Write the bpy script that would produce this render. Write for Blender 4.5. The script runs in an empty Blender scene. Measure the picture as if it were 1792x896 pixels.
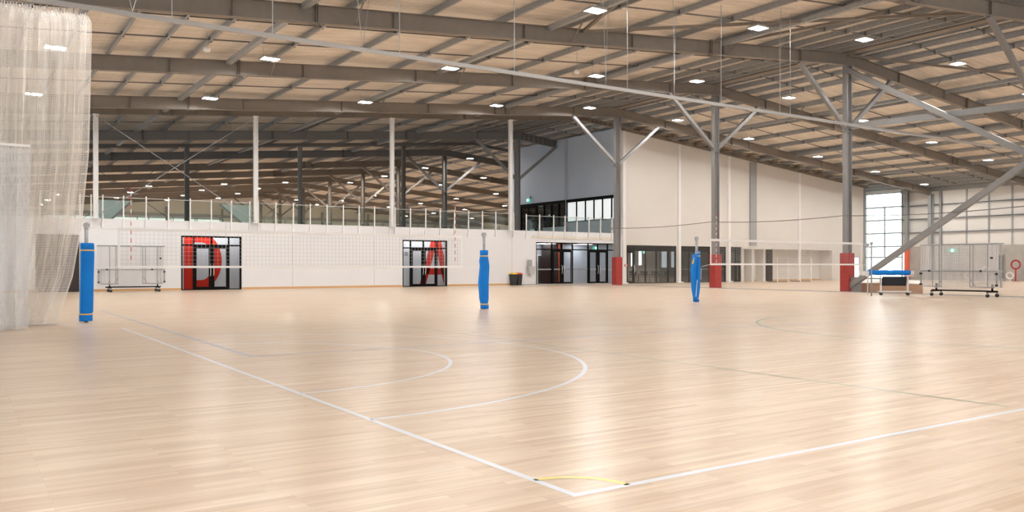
import bpy, math, random
from mathutils import Vector, Matrix
random.seed(7)
# ------------------------------------------------------------------ camera, sky, exposure
sc = bpy.context.scene
W, H, FPX, HY, EYE = 1792, 896, 1467.0, 465.5, 1.3
YAW = math.atan2(976, 1467)
cam_d = bpy.data.cameras.new('camera'); cam = bpy.data.objects.new('camera', cam_d)
sc.collection.objects.link(cam); sc.camera = cam
cam.location = (0, 0, EYE); cam.rotation_euler = (math.pi/2, 0, -YAW)
cam_d.sensor_width = 36; cam_d.lens = 36*FPX/W; cam_d.shift_y = (HY-H/2)/W
cam_d.clip_end = 600; cam_d.clip_start = .05
wd = bpy.data.worlds.new('world'); sc.world = wd; wd.use_nodes = True
wd.node_tree.nodes['Background'].inputs[0].default_value = (.93, .965, 1, 1)
_wn = wd.node_tree      # pale overcast sky, much brighter round the low sun in the east
_tc = _wn.nodes.new('ShaderNodeTexCoord'); _sp = _wn.nodes.new('ShaderNodeSeparateXYZ'); _mr = _wn.nodes.new('ShaderNodeMapRange')
_wn.links.new(_tc.outputs['Generated'], _sp.inputs[0]); _wn.links.new(_sp.outputs[0], _mr.inputs[0])
_mr.inputs[1].default_value = .3; _mr.inputs[2].default_value = .85; _mr.inputs[3].default_value = 1.35; _mr.inputs[4].default_value = 3.6
_wn.links.new(_mr.outputs[0], _wn.nodes['Background'].inputs[1])
sc.view_settings.view_transform = 'Standard'; sc.view_settings.look = 'None'
sc.view_settings.gamma = 1; sc.view_settings.use_curve_mapping = False
sc.view_settings.exposure = 0.57
LAMP = 380.0
try:
    sc.cycles.use_light_tree = True; sc.cycles.max_bounces = 10; sc.cycles.diffuse_bounces = 5
    sc.cycles.transparent_max_bounces = 24; sc.cycles.sample_clamp_indirect = 6
    sc.cycles.use_denoising = True; sc.cycles.caustics_reflective = False; sc.cycles.caustics_refractive = False
except Exception: pass

# ------------------------------------------------------------------ materials
MATS = {}
def mat(name, col=(.5, .5, .5), rough=.6, metal=0, spec=.5, emit=0, noise=0, nscale=3.0, bump=0, bscale=40, ecol=None, alpha=None):
    m = bpy.data.materials.new(name); m.use_nodes = True; MATS[name] = m
    nt = m.node_tree; b = nt.nodes['Principled BSDF']
    b.inputs['Base Color'].default_value = (*col, 1); b.inputs['Roughness'].default_value = rough
    b.inputs['Metallic'].default_value = metal; b.inputs['Specular IOR Level'].default_value = spec
    if emit:
        b.inputs['Emission Color'].default_value = (*(ecol or col), 1); b.inputs['Emission Strength'].default_value = emit
    tc = nt.nodes.new('ShaderNodeTexCoord')
    if noise:
        n = nt.nodes.new('ShaderNodeTexNoise'); n.inputs['Scale'].default_value = nscale; n.inputs['Detail'].default_value = 4
        nt.links.new(tc.outputs['Object'], n.inputs['Vector'])
        r = nt.nodes.new('ShaderNodeMapRange'); r.inputs[1].default_value = .3; r.inputs[2].default_value = .7
        r.inputs[3].default_value = 1-noise; r.inputs[4].default_value = 1+noise*.6
        nt.links.new(n.outputs[0], r.inputs[0])
        mx = nt.nodes.new('ShaderNodeVectorMath'); mx.operation = 'SCALE'
        mx.inputs[0].default_value = col; nt.links.new(r.outputs[0], mx.inputs['Scale'])
        nt.links.new(mx.outputs[0], b.inputs['Base Color'])
    if bump:
        n2 = nt.nodes.new('ShaderNodeTexNoise'); n2.inputs['Scale'].default_value = bscale
        nt.links.new(tc.outputs['Object'], n2.inputs['Vector'])
        bp = nt.nodes.new('ShaderNodeBump'); bp.inputs['Strength'].default_value = bump; bp.inputs['Distance'].default_value = .03
        nt.links.new(n2.outputs[0], bp.inputs['Height']); nt.links.new(bp.outputs[0], b.inputs['Normal'])
    if alpha is not None: b.inputs['Alpha'].default_value = alpha
    return m
def math_node(nt, op, a, b=None):
    n = nt.nodes.new('ShaderNodeMath'); n.operation = op
    for i, x in enumerate((a, b)):
        if x is None: continue
        if isinstance(x, (int, float)): n.inputs[i].default_value = x
        else: nt.links.new(x, n.inputs[i])
    return n.outputs[0]
def net_mat(name, col, cell, thread, extra=0.0, rough=.8, trans=.3):
    """woven net: threads on a UV grid (metres), clear between them"""
    m = bpy.data.materials.new(name); m.use_nodes = True; MATS[name] = m
    nt = m.node_tree; nt.nodes.clear()
    out = nt.nodes.new('ShaderNodeOutputMaterial'); tc = nt.nodes.new('ShaderNodeTexCoord')
    sp = nt.nodes.new('ShaderNodeSeparateXYZ'); nt.links.new(tc.outputs['UV'], sp.inputs[0])
    masks = []
    for i in (0, 1):
        f = math_node(nt, 'FRACT', math_node(nt, 'DIVIDE', sp.outputs[i], cell))
        masks.append(math_node(nt, 'LESS_THAN', f, thread/cell))
    a = math_node(nt, 'MAXIMUM', masks[0], masks[1])
    if extra: a = math_node(nt, 'MAXIMUM', a, extra)
    d = nt.nodes.new('ShaderNodeBsdfDiffuse'); d.inputs[0].default_value = (*col, 1)
    tl = nt.nodes.new('ShaderNodeBsdfTranslucent'); tl.inputs[0].default_value = (*col, 1)
    mx0 = nt.nodes.new('ShaderNodeMixShader'); mx0.inputs[0].default_value = trans
    nt.links.new(d.outputs[0], mx0.inputs[1]); nt.links.new(tl.outputs[0], mx0.inputs[2])
    t = nt.nodes.new('ShaderNodeBsdfTransparent'); mx = nt.nodes.new('ShaderNodeMixShader')
    nt.links.new(a, mx.inputs[0]); nt.links.new(t.outputs[0], mx.inputs[1]); nt.links.new(mx0.outputs[0], mx.inputs[2])
    nt.links.new(mx.outputs[0], out.inputs[0]); return m
def glass_mat(name, tint=(.9, .95, .95), refl=.12, rough=.02):
    m = bpy.data.materials.new(name); m.use_nodes = True; MATS[name] = m
    nt = m.node_tree; nt.nodes.clear()
    out = nt.nodes.new('ShaderNodeOutputMaterial')
    t = nt.nodes.new('ShaderNodeBsdfTransparent'); t.inputs[0].default_value = (*tint, 1)
    g = nt.nodes.new('ShaderNodeBsdfGlossy'); g.inputs['Roughness'].default_value = rough; g.inputs[0].default_value = (.9, .95, .95, 1)
    fr = nt.nodes.new('ShaderNodeFresnel'); fr.inputs[0].default_value = 1.45
    fac = math_node(nt, 'MINIMUM', math_node(nt, 'MAXIMUM', math_node(nt, 'ADD', fr.outputs[0], refl-.035), 0.0), .9)
    mx = nt.nodes.new('ShaderNodeMixShader')
    nt.links.new(fac, mx.inputs[0]); nt.links.new(t.outputs[0], mx.inputs[1]); nt.links.new(g.outputs[0], mx.inputs[2])
    nt.links.new(mx.outputs[0], out.inputs[0]); return m
def floor_mat():
    m = bpy.data.materials.new('sprung_timber'); m.use_nodes = True; nt = m.node_tree; b = nt.nodes['Principled BSDF']
    tc = nt.nodes.new('ShaderNodeTexCoord')
    def brick(off, wd_, ht, c1, c2, mortar):
        mp = nt.nodes.new('ShaderNodeMapping'); mp.inputs['Location'].default_value = off
        nt.links.new(tc.outputs['Object'], mp.inputs[0])
        k = nt.nodes.new('ShaderNodeTexBrick'); k.offset = .37; k.offset_frequency = 3; k.squash = 1
        k.inputs['Scale'].default_value = 1; k.inputs['Brick Width'].default_value = wd_; k.inputs['Row Height'].default_value = ht
        k.inputs['Mortar Size'].default_value = .0012; k.inputs['Mortar Smooth'].default_value = .2; k.inputs['Bias'].default_value = 0
        k.inputs['Color1'].default_value = (*c1, 1); k.inputs['Color2'].default_value = (*c2, 1); k.inputs['Mortar'].default_value = (*mortar, 1)
        nt.links.new(mp.outputs[0], k.inputs[0]); return k
    k1 = brick((3, 1, 0), 1.15, .068, (.79, .66, .525), (.655, .515, .385), (.58, .44, .32))
    k2 = brick((.4, .034, 0), 1.9, .068, (1.0, 1.0, 1.0), (.90, .86, .82), (.96, .96, .96))
    mp = nt.nodes.new('ShaderNodeMapping'); mp.inputs['Scale'].default_value = (1.1, 16, 1)
    nt.links.new(tc.outputs['Object'], mp.inputs[0])
    n = nt.nodes.new('ShaderNodeTexNoise'); n.inputs['Scale'].default_value = 1.6; n.inputs['Detail'].default_value = 6
    nt.links.new(mp.outputs[0], n.inputs[0])
    r = nt.nodes.new('ShaderNodeMapRange'); r.inputs[1].default_value = .3; r.inputs[2].default_value = .7; r.inputs[3].default_value = .88; r.inputs[4].default_value = 1.06
    nt.links.new(n.outputs[0], r.inputs[0])
    mm = nt.nodes.new('ShaderNodeVectorMath'); mm.operation = 'MULTIPLY'
    nt.links.new(k1.outputs[0], mm.inputs[0]); nt.links.new(k2.outputs[0], mm.inputs[1])
    sc_ = nt.nodes.new('ShaderNodeVectorMath'); sc_.operation = 'SCALE'
    nt.links.new(mm.outputs[0], sc_.inputs[0]); nt.links.new(r.outputs[0], sc_.inputs['Scale'])
    nt.links.new(sc_.outputs[0], b.inputs['Base Color'])
    b.inputs['Roughness'].default_value = .30; b.inputs['Specular IOR Level'].default_value = .40
    n3 = nt.nodes.new('ShaderNodeTexNoise'); n3.inputs['Scale'].default_value = 2.5
    mp3 = nt.nodes.new('ShaderNodeMapping'); mp3.inputs['Scale'].default_value = (.6, 6, 1)
    nt.links.new(tc.outputs['Object'], mp3.inputs[0]); nt.links.new(mp3.outputs[0], n3.inputs[0])
    bp = nt.nodes.new('ShaderNodeBump'); bp.inputs['Strength'].default_value = .12; bp.inputs['Distance'].default_value = .01
    nt.links.new(n3.outputs[0], bp.inputs['Height']); nt.links.new(bp.outputs[0], b.inputs['Normal'])
    MATS['sprung_timber'] = m; return m
def roof_mat():
    m = mat('roof_blanket', (.86, .80, .725), .75)
    nt = m.node_tree; b = nt.nodes['Principled BSDF']; tc = nt.nodes['Texture Coordinate']
    mp = nt.nodes.new('ShaderNodeMapping'); mp.inputs['Scale'].default_value = (.35, 2.6, 1)
    n = nt.nodes.new('ShaderNodeTexNoise'); n.inputs['Scale'].default_value = 1.4; n.inputs['Detail'].default_value = 6; n.inputs['Roughness'].default_value = .65
    nt.links.new(tc.outputs['Object'], mp.inputs[0]); nt.links.new(mp.outputs[0], n.inputs[0])
    r = nt.nodes.new('ShaderNodeMapRange'); r.inputs[1].default_value = .3; r.inputs[2].default_value = .7; r.inputs[3].default_value = .76; r.inputs[4].default_value = 1.10
    nt.links.new(n.outputs[0], r.inputs[0])
    sp = nt.nodes.new('ShaderNodeSeparateXYZ'); nt.links.new(tc.outputs['Object'], sp.inputs[0])
    g1 = math_node(nt, 'LESS_THAN', math_node(nt, 'FRACT', math_node(nt, 'DIVIDE', sp.outputs[0], .3)), .035)
    g2 = math_node(nt, 'LESS_THAN', math_node(nt, 'FRACT', math_node(nt, 'DIVIDE', sp.outputs[1], .15)), .04)
    g = math_node(nt, 'SUBTRACT', 1.0, math_node(nt, 'MULTIPLY', math_node(nt, 'MAXIMUM', g1, g2), .22))
    s2 = nt.nodes.new('ShaderNodeVectorMath'); s2.operation = 'SCALE'; s2.inputs[0].default_value = (.86, .80, .725)
    nt.links.new(math_node(nt, 'MULTIPLY', r.outputs[0], g), s2.inputs['Scale']); nt.links.new(s2.outputs[0], b.inputs['Base Color'])
    bp = nt.nodes.new('ShaderNodeBump'); bp.inputs['Strength'].default_value = .6; bp.inputs['Distance'].default_value = .12
    nt.links.new(n.outputs[0], bp.inputs['Height']); nt.links.new(bp.outputs[0], b.inputs['Normal'])
    return m
floor_mat(); roof_mat()
mat('grey_steel', (.20, .173, .147), .55, noise=.08)
mat('column_steel', (.22, .22, .222), .42, noise=.06)
mat('dark_steel', (.15, .145, .14), .5)
mat('galvanised', (.34, .355, .37), .45, metal=.2, noise=.15, nscale=9)
mat('white_paint', (.82, .82, .82), .5)
mat('wall_white', (.75, .76, .785), .65, noise=.02, nscale=.6)
mat('wall_cream', (.69, .665, .63), .6, noise=.03, nscale=.5)
mat('wall_bluegrey', (.56, .64, .76), .6, noise=.04, nscale=.6)
mat('duct_grey', (.36, .37, .38), .45, metal=.3)
mat('concrete', (.42, .40, .375), .8, noise=.14, nscale=1.6, bump=.1)
mat('sheet_white', (.78, .76, .73), .55)
mat('black_frame', (.007, .0065, .0065), .6, spec=.06)
mat('room_grey', (.46, .49, .56), .7)
mat('room_dark', (.06, .048, .045), .8, spec=.2)
mat('room_cream', (.70, .66, .58), .7)
mat('red_pad', (.36, .014, .014), .7, spec=.2, noise=.1, nscale=5)
mat('red_letter', (.72, .04, .02), .7, spec=.2)
mat('orange', (.85, .12, .04), .5)
mat('blue_pad', (.0, .19, .66), .6, spec=.25, noise=.08, nscale=6)
mat('yellow_strap', (.85, .50, .12), .6)
mat('line_white', (.74, .78, .84), .3)
mat('line_blue', (.36, .46, .62), .3)
mat('line_green', (.22, .36, .27), .3)
mat('line_yellow', (.92, .76, .22), .3)
mat('timber_skirting', (.60, .36, .17), .5)
mat('plywood', (.46, .28, .175), .6, noise=.1, nscale=2)
mat('mat_white', (.85, .83, .80), .5)
mat('aluminium', (.50, .49, .47), .35, metal=.6)
mat('chrome', (.75, .75, .75), .2, metal=.9)
mat('bin_black', (.02, .02, .02), .5)
mat('bin_yellow', (.80, .55, .03), .5)
mat('bin_red', (.6, .05, .03), .5)
mat('black_fabric', (.02, .023, .03), .9)
mat('band_white', (.85, .84, .83), .6)
mat('thread', (.42, .43, .46), .7)
mat('red_rod', (.6, .06, .05), .5)
mat('black_rubber', (.02, .02, .02), .6)
mat('lamp_on', (1, .97, .92), .5, emit=LAMP, ecol=(1, .96, .91))
mat('lamp_far', (1, .97, .92), .5, emit=LAMP*1.9, ecol=(1, .96, .92))
mat('lit_panel', (1, 1, 1), .5, emit=9.0, ecol=(1, .98, .95))
mat('daylit_pane', (.8, .85, .85), .4, emit=.42, ecol=(.95, 1, 1))
mat('daylit_far', (.8, .85, .85), .4, emit=1.5, ecol=(.93, .98, 1))
mat('exit_green', (.02, .45, .33), .5, emit=.5, ecol=(.05, .75, .55))
mat('exit_white', (.9, .98, .95), .5, emit=1.4, ecol=(.85, 1, .95))
mat('skylight_green', (.80, .92, .89), .5)
glass_mat('clear_glass', (.90, .95, .93), .0)
glass_mat('door_glass', (.88, .90, .92), .0)
glass_mat('dark_glass', (.86, .86, .86), .0)
glass_mat('screen_glass', (.62, .78, .76), .25)
net_mat('curtain_net', (.93, .91, .88), .035, .0105, trans=.5)
net_mat('curtain_dense', (.84, .86, .89), .03, .011, trans=.5)
net_mat('divider_net', (.50, .49, .47), .045, .0024, trans=.3)
net_mat('goal_net', (.78, .78, .79), .06, .013, trans=.4)
net_mat('window_mesh', (.42, .42, .42), .05, .02, trans=.1)

# ------------------------------------------------------------------ mesh helpers
class MB:
    def __init__(s): s.v = []; s.f = []; s.uv = {}
    def quad(s, pts, uvs=None):
        i = len(s.v); s.v += [tuple(p) for p in pts]; s.f.append(tuple(range(i, i+len(pts))))
        if uvs: s.uv[len(s.f)-1] = uvs
        return s
    def box(s, x0, x1, y0, y1, z0, z1):
        i = len(s.v)
        s.v += [(x0,y0,z0),(x1,y0,z0),(x1,y1,z0),(x0,y1,z0),(x0,y0,z1),(x1,y0,z1),(x1,y1,z1),(x0,y1,z1)]
        s.f += [tuple(i+k for k in q) for q in ((0,3,2,1),(4,5,6,7),(0,1,5,4),(1,2,6,5),(2,3,7,6),(3,0,4,7))]
        return s
    def bar(s, a, b, w, h, up=(0,0,1), off=(0,0)):
        """box from a to b; w across, h along 'up'; off = (side, up) shift of the section"""
        a = Vector(a); b = Vector(b); d = (b-a).normalized(); up = Vector(up)
        if abs(d.dot(up)) > .99: up = Vector((1,0,0)) if abs(d.x) < .9 else Vector((0,1,0))
        sd = d.cross(up).normalized(); u = sd.cross(d).normalized(); i = len(s.v)
        for p in (a, b):
            for q, r in ((-1,-1),(1,-1),(1,1),(-1,1)):
                s.v.append(tuple(p + sd*(off[0]+q*w/2) + u*(off[1]+r*h/2)))
        s.f += [tuple(i+k for k in q) for q in ((0,3,2,1),(4,5,6,7),(0,1,5,4),(1,2,6,5),(2,3,7,6),(3,0,4,7))]
        return s
    def ibeam(s, a, b, w, h, tf=.02, tw=.012, up=(0,0,1)):
        s.bar(a, b, w, tf, up, (0, h/2-tf/2)); s.bar(a, b, w, tf, up, (0, -h/2+tf/2)); s.bar(a, b, tw, h-2*tf, up); return s
    def tube(s, pts, r, n=10, cap=True):
        pts = [Vector(p) for p in pts]; rs = r if isinstance(r, (list, tuple)) else [r]*len(pts)
        i0 = len(s.v); ref = None
        for k, p in enumerate(pts):
            d = (pts[min(k+1, len(pts)-1)]-pts[max(k-1, 0)]).normalized()
            if ref is None: ref = Vector((0,0,1)) if abs(d.z) < .9 else Vector((1,0,0))
            sd = d.cross(ref).normalized(); u = sd.cross(d).normalized(); ref = u
            for j in range(n):
                t = 2*math.pi*j/n; s.v.append(tuple(p+sd*math.cos(t)*rs[k]+u*math.sin(t)*rs[k]))
        for k in range(len(pts)-1):
            for j in range(n):
                a = i0+k*n+j; b = i0+k*n+(j+1) % n; s.f.append((a, b, b+n, a+n))
        if cap:
            s.f.append(tuple(i0+j for j in range(n))[::-1]); e = i0+(len(pts)-1)*n; s.f.append(tuple(e+j for j in range(n)))
        return s
    def ring(s, c, R, r, ax='y', n=28, m=8):
        i0 = len(s.v)
        for k in range(n):
            t = 2*math.pi*k/n
            for j in range(m):
                q = 2*math.pi*j/m; rr = R+r*math.cos(q); w = r*math.sin(q)
                p = {'y': (rr*math.cos(t), w, rr*math.sin(t)), 'x': (w, rr*math.cos(t), rr*math.sin(t)), 'z': (rr*math.cos(t), rr*math.sin(t), w)}[ax]
                s.v.append((c[0]+p[0], c[1]+p[1], c[2]+p[2]))
        for k in range(n):
            for j in range(m):
                s.f.append((i0+k*m+j, i0+((k+1) % n)*m+j, i0+((k+1) % n)*m+(j+1) % m, i0+k*m+(j+1) % m))
        return s
    def prism(s, poly, f3, t):
        """poly outline (a,b) mapped by f3(a,b,depth) to 3-D, thickness t"""
        n = len(poly); i = len(s.v)
        s.v += [tuple(f3(a, b, 0)) for a, b in poly] + [tuple(f3(a, b, t)) for a, b in poly]
        s.f.append(tuple(range(i, i+n))); s.f.append(tuple(range(i+n, i+2*n))[::-1])
        for k in range(n): s.f.append((i+k, i+(k+1) % n, i+n+(k+1) % n, i+n+k))
        return s
    def build(s, name, material, parent=None, smooth=False):
        me = bpy.data.meshes.new(name); me.from_pydata(s.v, [], s.f); me.update()
        if s.uv:
            ul = me.uv_layers.new(name='UVMap')
            for fi, p in enumerate(me.polygons):
                if fi in s.uv:
                    for li, c in zip(p.loop_indices, s.uv[fi]): ul.data[li].uv = c
        me.materials.append(MATS[material]); o = bpy.data.objects.new(name, me); sc.collection.objects.link(o)
        if smooth:
            for p in me.polygons: p.use_smooth = True
        if parent is not None: o.parent = parent
        import bmesh
        if not s.uv:
            bm = bmesh.new(); bm.from_mesh(me); bmesh.ops.recalc_face_normals(bm, faces=bm.faces); bm.to_mesh(me); bm.free()
        return o
def tag(o, label=None, cat=None, group=None, kind=None):
    if label: o['label'] = label
    if cat: o['category'] = cat
    if group: o['group'] = group
    if kind: o['kind'] = kind
    return o
def empty(name, loc=(0,0,0), rz=0):
    o = bpy.data.objects.new(name, None); sc.collection.objects.link(o); o.location = loc; o.rotation_euler = (0,0,rz); o.empty_display_size = .2
    return o
def copy_tree(o, parent=None):
    c = o.copy(); sc.collection.objects.link(c)
    if parent is not None: c.parent = parent
    for ch in list(o.children): copy_tree(ch, c)
    return c
def struct(name, mb, m, parent=None, kind='structure'):
    o = mb.build(name, m, parent)
    if parent is None: o['kind'] = kind
    return o
# viewing helpers used only while laying the plan out (pixel column -> plan position on a wall)
FX, FY = math.sin(YAW), math.cos(YAW); RX, RY = math.cos(YAW), -math.sin(YAW)
def XatY(u, Y): r = (u-W/2)/FPX; return Y*(FX+r*RX)/(FY+r*RY)
def YatX(u, X): r = (u-W/2)/FPX; return X*(FY+r*RY)/(FX+r*RX)
def Zat(x, y, v): return EYE-(v-HY)*(x*FX+y*FY)/FPX

RIDGE, EAST, NORTH = 37.3, 76.0, 47.2
def zb(x): return 8.2+.085*x if x <= RIDGE else 11.37-.092*(x-RIDGE)   # underside of the rafters
ORD = ['first','second','third','fourth','fifth','sixth','seventh','eighth','ninth','tenth','eleventh','twelfth','thirteenth','fourteenth']
FR1 = [8.1, 16.9, 25.7, 34.45, 43.24]
FR2 = [55.3, 67.2, 76.8, 85.6, 95.3, 104.5, 113.7, 122.5]
WX = -9.0    # west end of what is built
FAR = 131.0

# ------------------------------------------------------------------ floor and markings
fl = struct('floor', MB().box(WX-4, 88, -14, FAR+1, -.25, 0), 'sprung_timber')
def mark(mb, m, label): o = mb.build('line_marking', m, fl); o['label'] = label
ZL = .0015
def stripe(a, b, w, mb=None):
    mb = mb or MB(); a = Vector((*a, ZL)); b = Vector((*b, ZL)); d = (b-a).normalized(); n = Vector((-d.y, d.x, 0))*w/2
    return mb.quad([a-n, b-n, b+n, a+n])
def arc(c, r, w, t0, t1, n=48, mb=None):
    mb = mb or MB()
    for k in range(n):
        a, b = (math.radians(t0+(t1-t0)*q/n) for q in (k, k+1))
        P = lambda R, t: (c[0]+R*math.cos(t), c[1]+R*math.sin(t), ZL)
        mb.quad([P(r-w/2, a), P(r+w/2, a), P(r+w/2, b), P(r-w/2, b)])
    return mb
CX, CY0, CY1 = 2.93, 3.76, 19.2
MID = (CY0+CY1)/2
m_ = stripe((CX, CY0+.0275), (CX, CY1), .055); stripe((CX-.0275, CY0), (34, CY0), .055, m_); stripe((CX, CY1), (34, CY1), .055, m_) if False else None
mark(m_, 'line_white', 'white corner lines of the nearest court')
mark(arc((CX, MID-.08), 4.83, .055, -90, 90), 'line_white', 'larger white semicircle')
mark(arc((CX, MID-.15), 3.02, .05, -90, 90), 'line_white', 'smaller white semicircle')
mark(arc((CX, CY0), .40, .045, 0, 90, 16), 'line_yellow', 'yellow quarter circle in the corner')
ZL = .0025
mark(stripe((3.55, 12.1), (3.55, 27), .05), 'line_blue', 'thin blue grey line')
mark(stripe((3.55, 12.1), (20.6, 12.1), .045), 'line_blue', 'thin grey line across the court')
mark(stripe((8.1, 3.9), (8.1, 19.3), .03), 'line_green', 'thin green line across the court')
mark(arc((18.8, 8.9), 5.3, .06, 90, 270), 'line_green', 'green grey arc on the right')
mark(stripe((20.6, 7.5), (20.6, 30), .04), 'line_blue', 'faint grey line beyond the court')
mark(stripe((14.2, 4.2), (14.2, 15.5), .04), 'line_white', 'faint white line on the right')
mark(stripe((2.6, 12.0), (20.4, 30.2), .03) if False else stripe((11.9, 13.9), (11.9, 24), .03), 'line_green', 'faint green line near the middle')

# ------------------------------------------------------------------ roof
def roofz(x): return zb(x)+.86
roof = MB()
T = .12
for x0, x1 in ((WX, RIDGE), (RIDGE, EAST+.3)):
    n = 24
    for y0, y1 in ((-14, FAR+.6),):
        i = len(roof.v)
        roof.v += [(x0,y0,roofz(x0)),(x1,y0,roofz(x1) if x1 != RIDGE else roofz(RIDGE)),(x1,y1,roofz(x1)),(x0,y1,roofz(x0)),
                   (x0,y0,roofz(x0)+T),(x1,y0,roofz(x1)+T),(x1,y1,roofz(x1)+T),(x0,y1,roofz(x0)+T)]
        roof.f += [tuple(i+k for k in q) for q in ((0,3,2,1),(4,5,6,7),(0,1,5,4),(1,2,6,5),(2,3,7,6),(3,0,4,7))]
ceil = struct('ceiling', roof, 'roof_blanket')
PX = [-7.0,-5.5,-4,-2.5,-1,.4,1.9,3.37,4.84,6.31,7.78,10.9,13.8,16.8,19.8,22.74,25.67,28.6,31.5,33,34.45,35.7,36.7,
      37.9,38.9,40.15,41.6,44.5,47.4,50.3,53.2,56.1,59,61.9,64.8,67.7,70.2,71.7,73.1,74.5]
for x in PX:      # lapped Z purlins run the whole length of the roof
    p = MB(); s = -1 if x < RIDGE else 1; z0, z1 = zb(x)+.6, zb(x)+.855
    p.box(x-.006, x+.006, -14, FAR, z0, z1).box(x, x+s*.085, -14, FAR, z0, z0+.01).box(x-s*.085, x, -14, FAR, z1-.01, z1)
    for y in FR1+FR2:
        p.box(x-.012-.01*s, x+.012+.01*s, y-.05, y+.05, z0-.02, z1-.02)
    p.build('purlin', 'galvanised', ceil)
YB = sorted(FR1+FR2+[47.0, 62.0])
for y0, y1 in zip(YB[1:-1], YB[2:]):   # bridging between the purlins, two runs in each bay
    if y1-y0 < 5: fr = (.5,)
    elif y0 > 80: fr = (.5,)
    else: fr = (.33, .67)
    for t in fr:
        y = y0+(y1-y0)*t; b = MB()
        for xa, xb in zip(PX[:-1], PX[1:]):
            if xa < RIDGE < xb: continue
            b.bar((xa, y, zb(xa)+.70), (xb, y, zb(xb)+.70), .03, .05)
            b.box(xa-.05, xa+.05, y-.035, y+.035, zb(xa)+.60, zb(xa)+.80)
        b.build('bridging_bar', 'dark_steel', ceil)
for x in (-.3, 9.2, 18.75, 28.3, 46.2, 56.0, 65.8):   # square struts under the purlins
    MB().box(x-.1, x+.1, -14, FAR, zb(x)+.42, zb(x)+.60).build('roof_strut', 'galvanised', ceil)
MB().box(RIDGE-.28, RIDGE+.28, -14, FAR, zb(RIDGE)+.55, zb(RIDGE)+.8).build('ridge_beam', 'grey_steel', ceil)

# ------------------------------------------------------------------ portal frames
def rafter(y, x0, x1, depth=.58, w=.24, base=0.0, m='grey_steel', label='', extras=True):
    root = empty('steel_rafter', (0, y, 0)); tag(root, label, 'rafter', 'portal frame rafters', 'structure')
    for s0, s1, side in ((x0, min(x1, RIDGE), 'w'), (max(x0, RIDGE), x1, 'e')):
        if s1-s0 < .5: continue
        up = Vector((-.085, 0, 1)) if side == 'w' else Vector((.092, 0, 1))
        b = MB(); c = base+depth/2
        b.ibeam((s0, 0, zb(s0)+c), (s1, 0, zb(s1)+c), w, depth, .022, .014, up)
        b.build('rafter_beam', m, root)
        if extras:
            st = MB()
            for k in range(1, 9):
                x = s0+(s1-s0)*k/8.7
                st.bar((x, -.105, zb(x)+c), (x, .105, zb(x)+c), .015, depth-.05) if False else st.box(x-.008, x+.008, -w/2+.01, w/2-.01, zb(x)+base+.03, zb(x)+base+depth-.03)
            for xs in ((9.6, 27.5) if side == 'w' else (48.5, 63)):
                if s0 < xs < s1:
                    for q in (-.03, .03): st.box(xs+q-.012, xs+q+.012, -w/2, w/2, zb(xs)+base-.02, zb(xs)+base+depth+.05)
                    for j in range(6):
                        for sy in (-1, 1): st.box(xs-.30+j*.1, xs-.26+j*.1, sy*.07-.02, sy*.07+.02, zb(xs)+base-.035, zb(xs)+base)
            st.build('stiffener', m, root)
            fb = MB()
            for x in ((10.9, 19.8, 28.6) if side == 'w' else (44.5, 53.2, 61.9)):
                if s0 < x < s1:
                    for sy in (-1, 1): fb.bar((x, sy*.75, zb(x)+.62), (x, sy*.05, zb(x)+base+.04), .04, .04)
            if fb.v: fb.build('fly_brace', m, root)
    return root
for i, y in enumerate(FR1):
    rafter(y, WX, EAST-.5, label='grey steel rafter over the courts, %s frame counted from the camera' % ORD[i])
rafter(46.95, WX, 40.9, .30, .2, .28, label='shallow grey steel rafter resting on the white balcony columns')
rafter(FR2[0], WX, 41.2, .58, .24, m='dark_steel', label='dark steel rafter above the upper floor behind the balcony')
rafter(62.0, WX, 41.2, .24, .2, .33, m='dark_steel', label='thin dark rafter at the far edge of the upper floor', extras=False)
for i, y in enumerate(FR2[1:]):
    rafter(y, WX, EAST-.5, m='dark_steel' if i == 0 else 'grey_steel', label='steel rafter in the far hall, %s one beyond the upper floor' % ORD[i], extras=i < 3)
def hcol(name, x, y, z0, z1, m, label, wx=.42, wy=.25, knees=False, pad=False, extra=None):
    root = empty(name, (x, y, z0)); tag(root, label, 'column', 'steel columns', 'structure')
    h = z1-z0; b = MB()
    b.box(-wx/2, -wx/2+.025, -wy/2, wy/2, 0, h).box(wx/2-.025, wx/2, -wy/2, wy/2, 0, h).box(-wx/2+.025, wx/2-.025, -.01, .01, 0, h)
    b.build('column_shaft', m, root)
    MB().box(-wx/2-.04, wx/2+.04, -wy/2-.04, wy/2+.04, h-.03, h).box(-wx/2-.05, wx/2+.05, -wy/2-.05, wy/2+.05, 0, .03).build('end_plate', m, root)
    if knees:
        for s in (-1, 1):
            k = MB(); x2 = s*3.75; zt = zb(x+x2)-z0
            k.bar((s*.2, 0, 8.25-z0), (x2, 0, zt-.02), .19, .19); k.build('knee_brace', knees, root)
            MB().box(x2-.18, x2+.18, -.12, .12, zt-.03, zt-.004).build('cleat', m, root)
        MB().box(-.26, .26, -.02, .02, 8.05-z0, 8.5-z0).box(-.26, .26, -.1, .1, 8.02-z0, 8.05-z0).build('gusset', m, root)
    if pad:
        p = MB().box(-.28, .28, -.235, .235, .0, pad); po = p.build('column_pad', 'red_pad', root); po['label'] = 'red padded wrap'
        mod = po.modifiers.new('bev', 'BEVEL'); mod.width = .03; mod.segments = 3
        sp = MB()
        for k in range(7): sp.box(-.32, -.282, -.10, .0, .9+k*.09, .94+k*.09)
        sp.build('pad_strap', 'red_pad', root)
    return root
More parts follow.
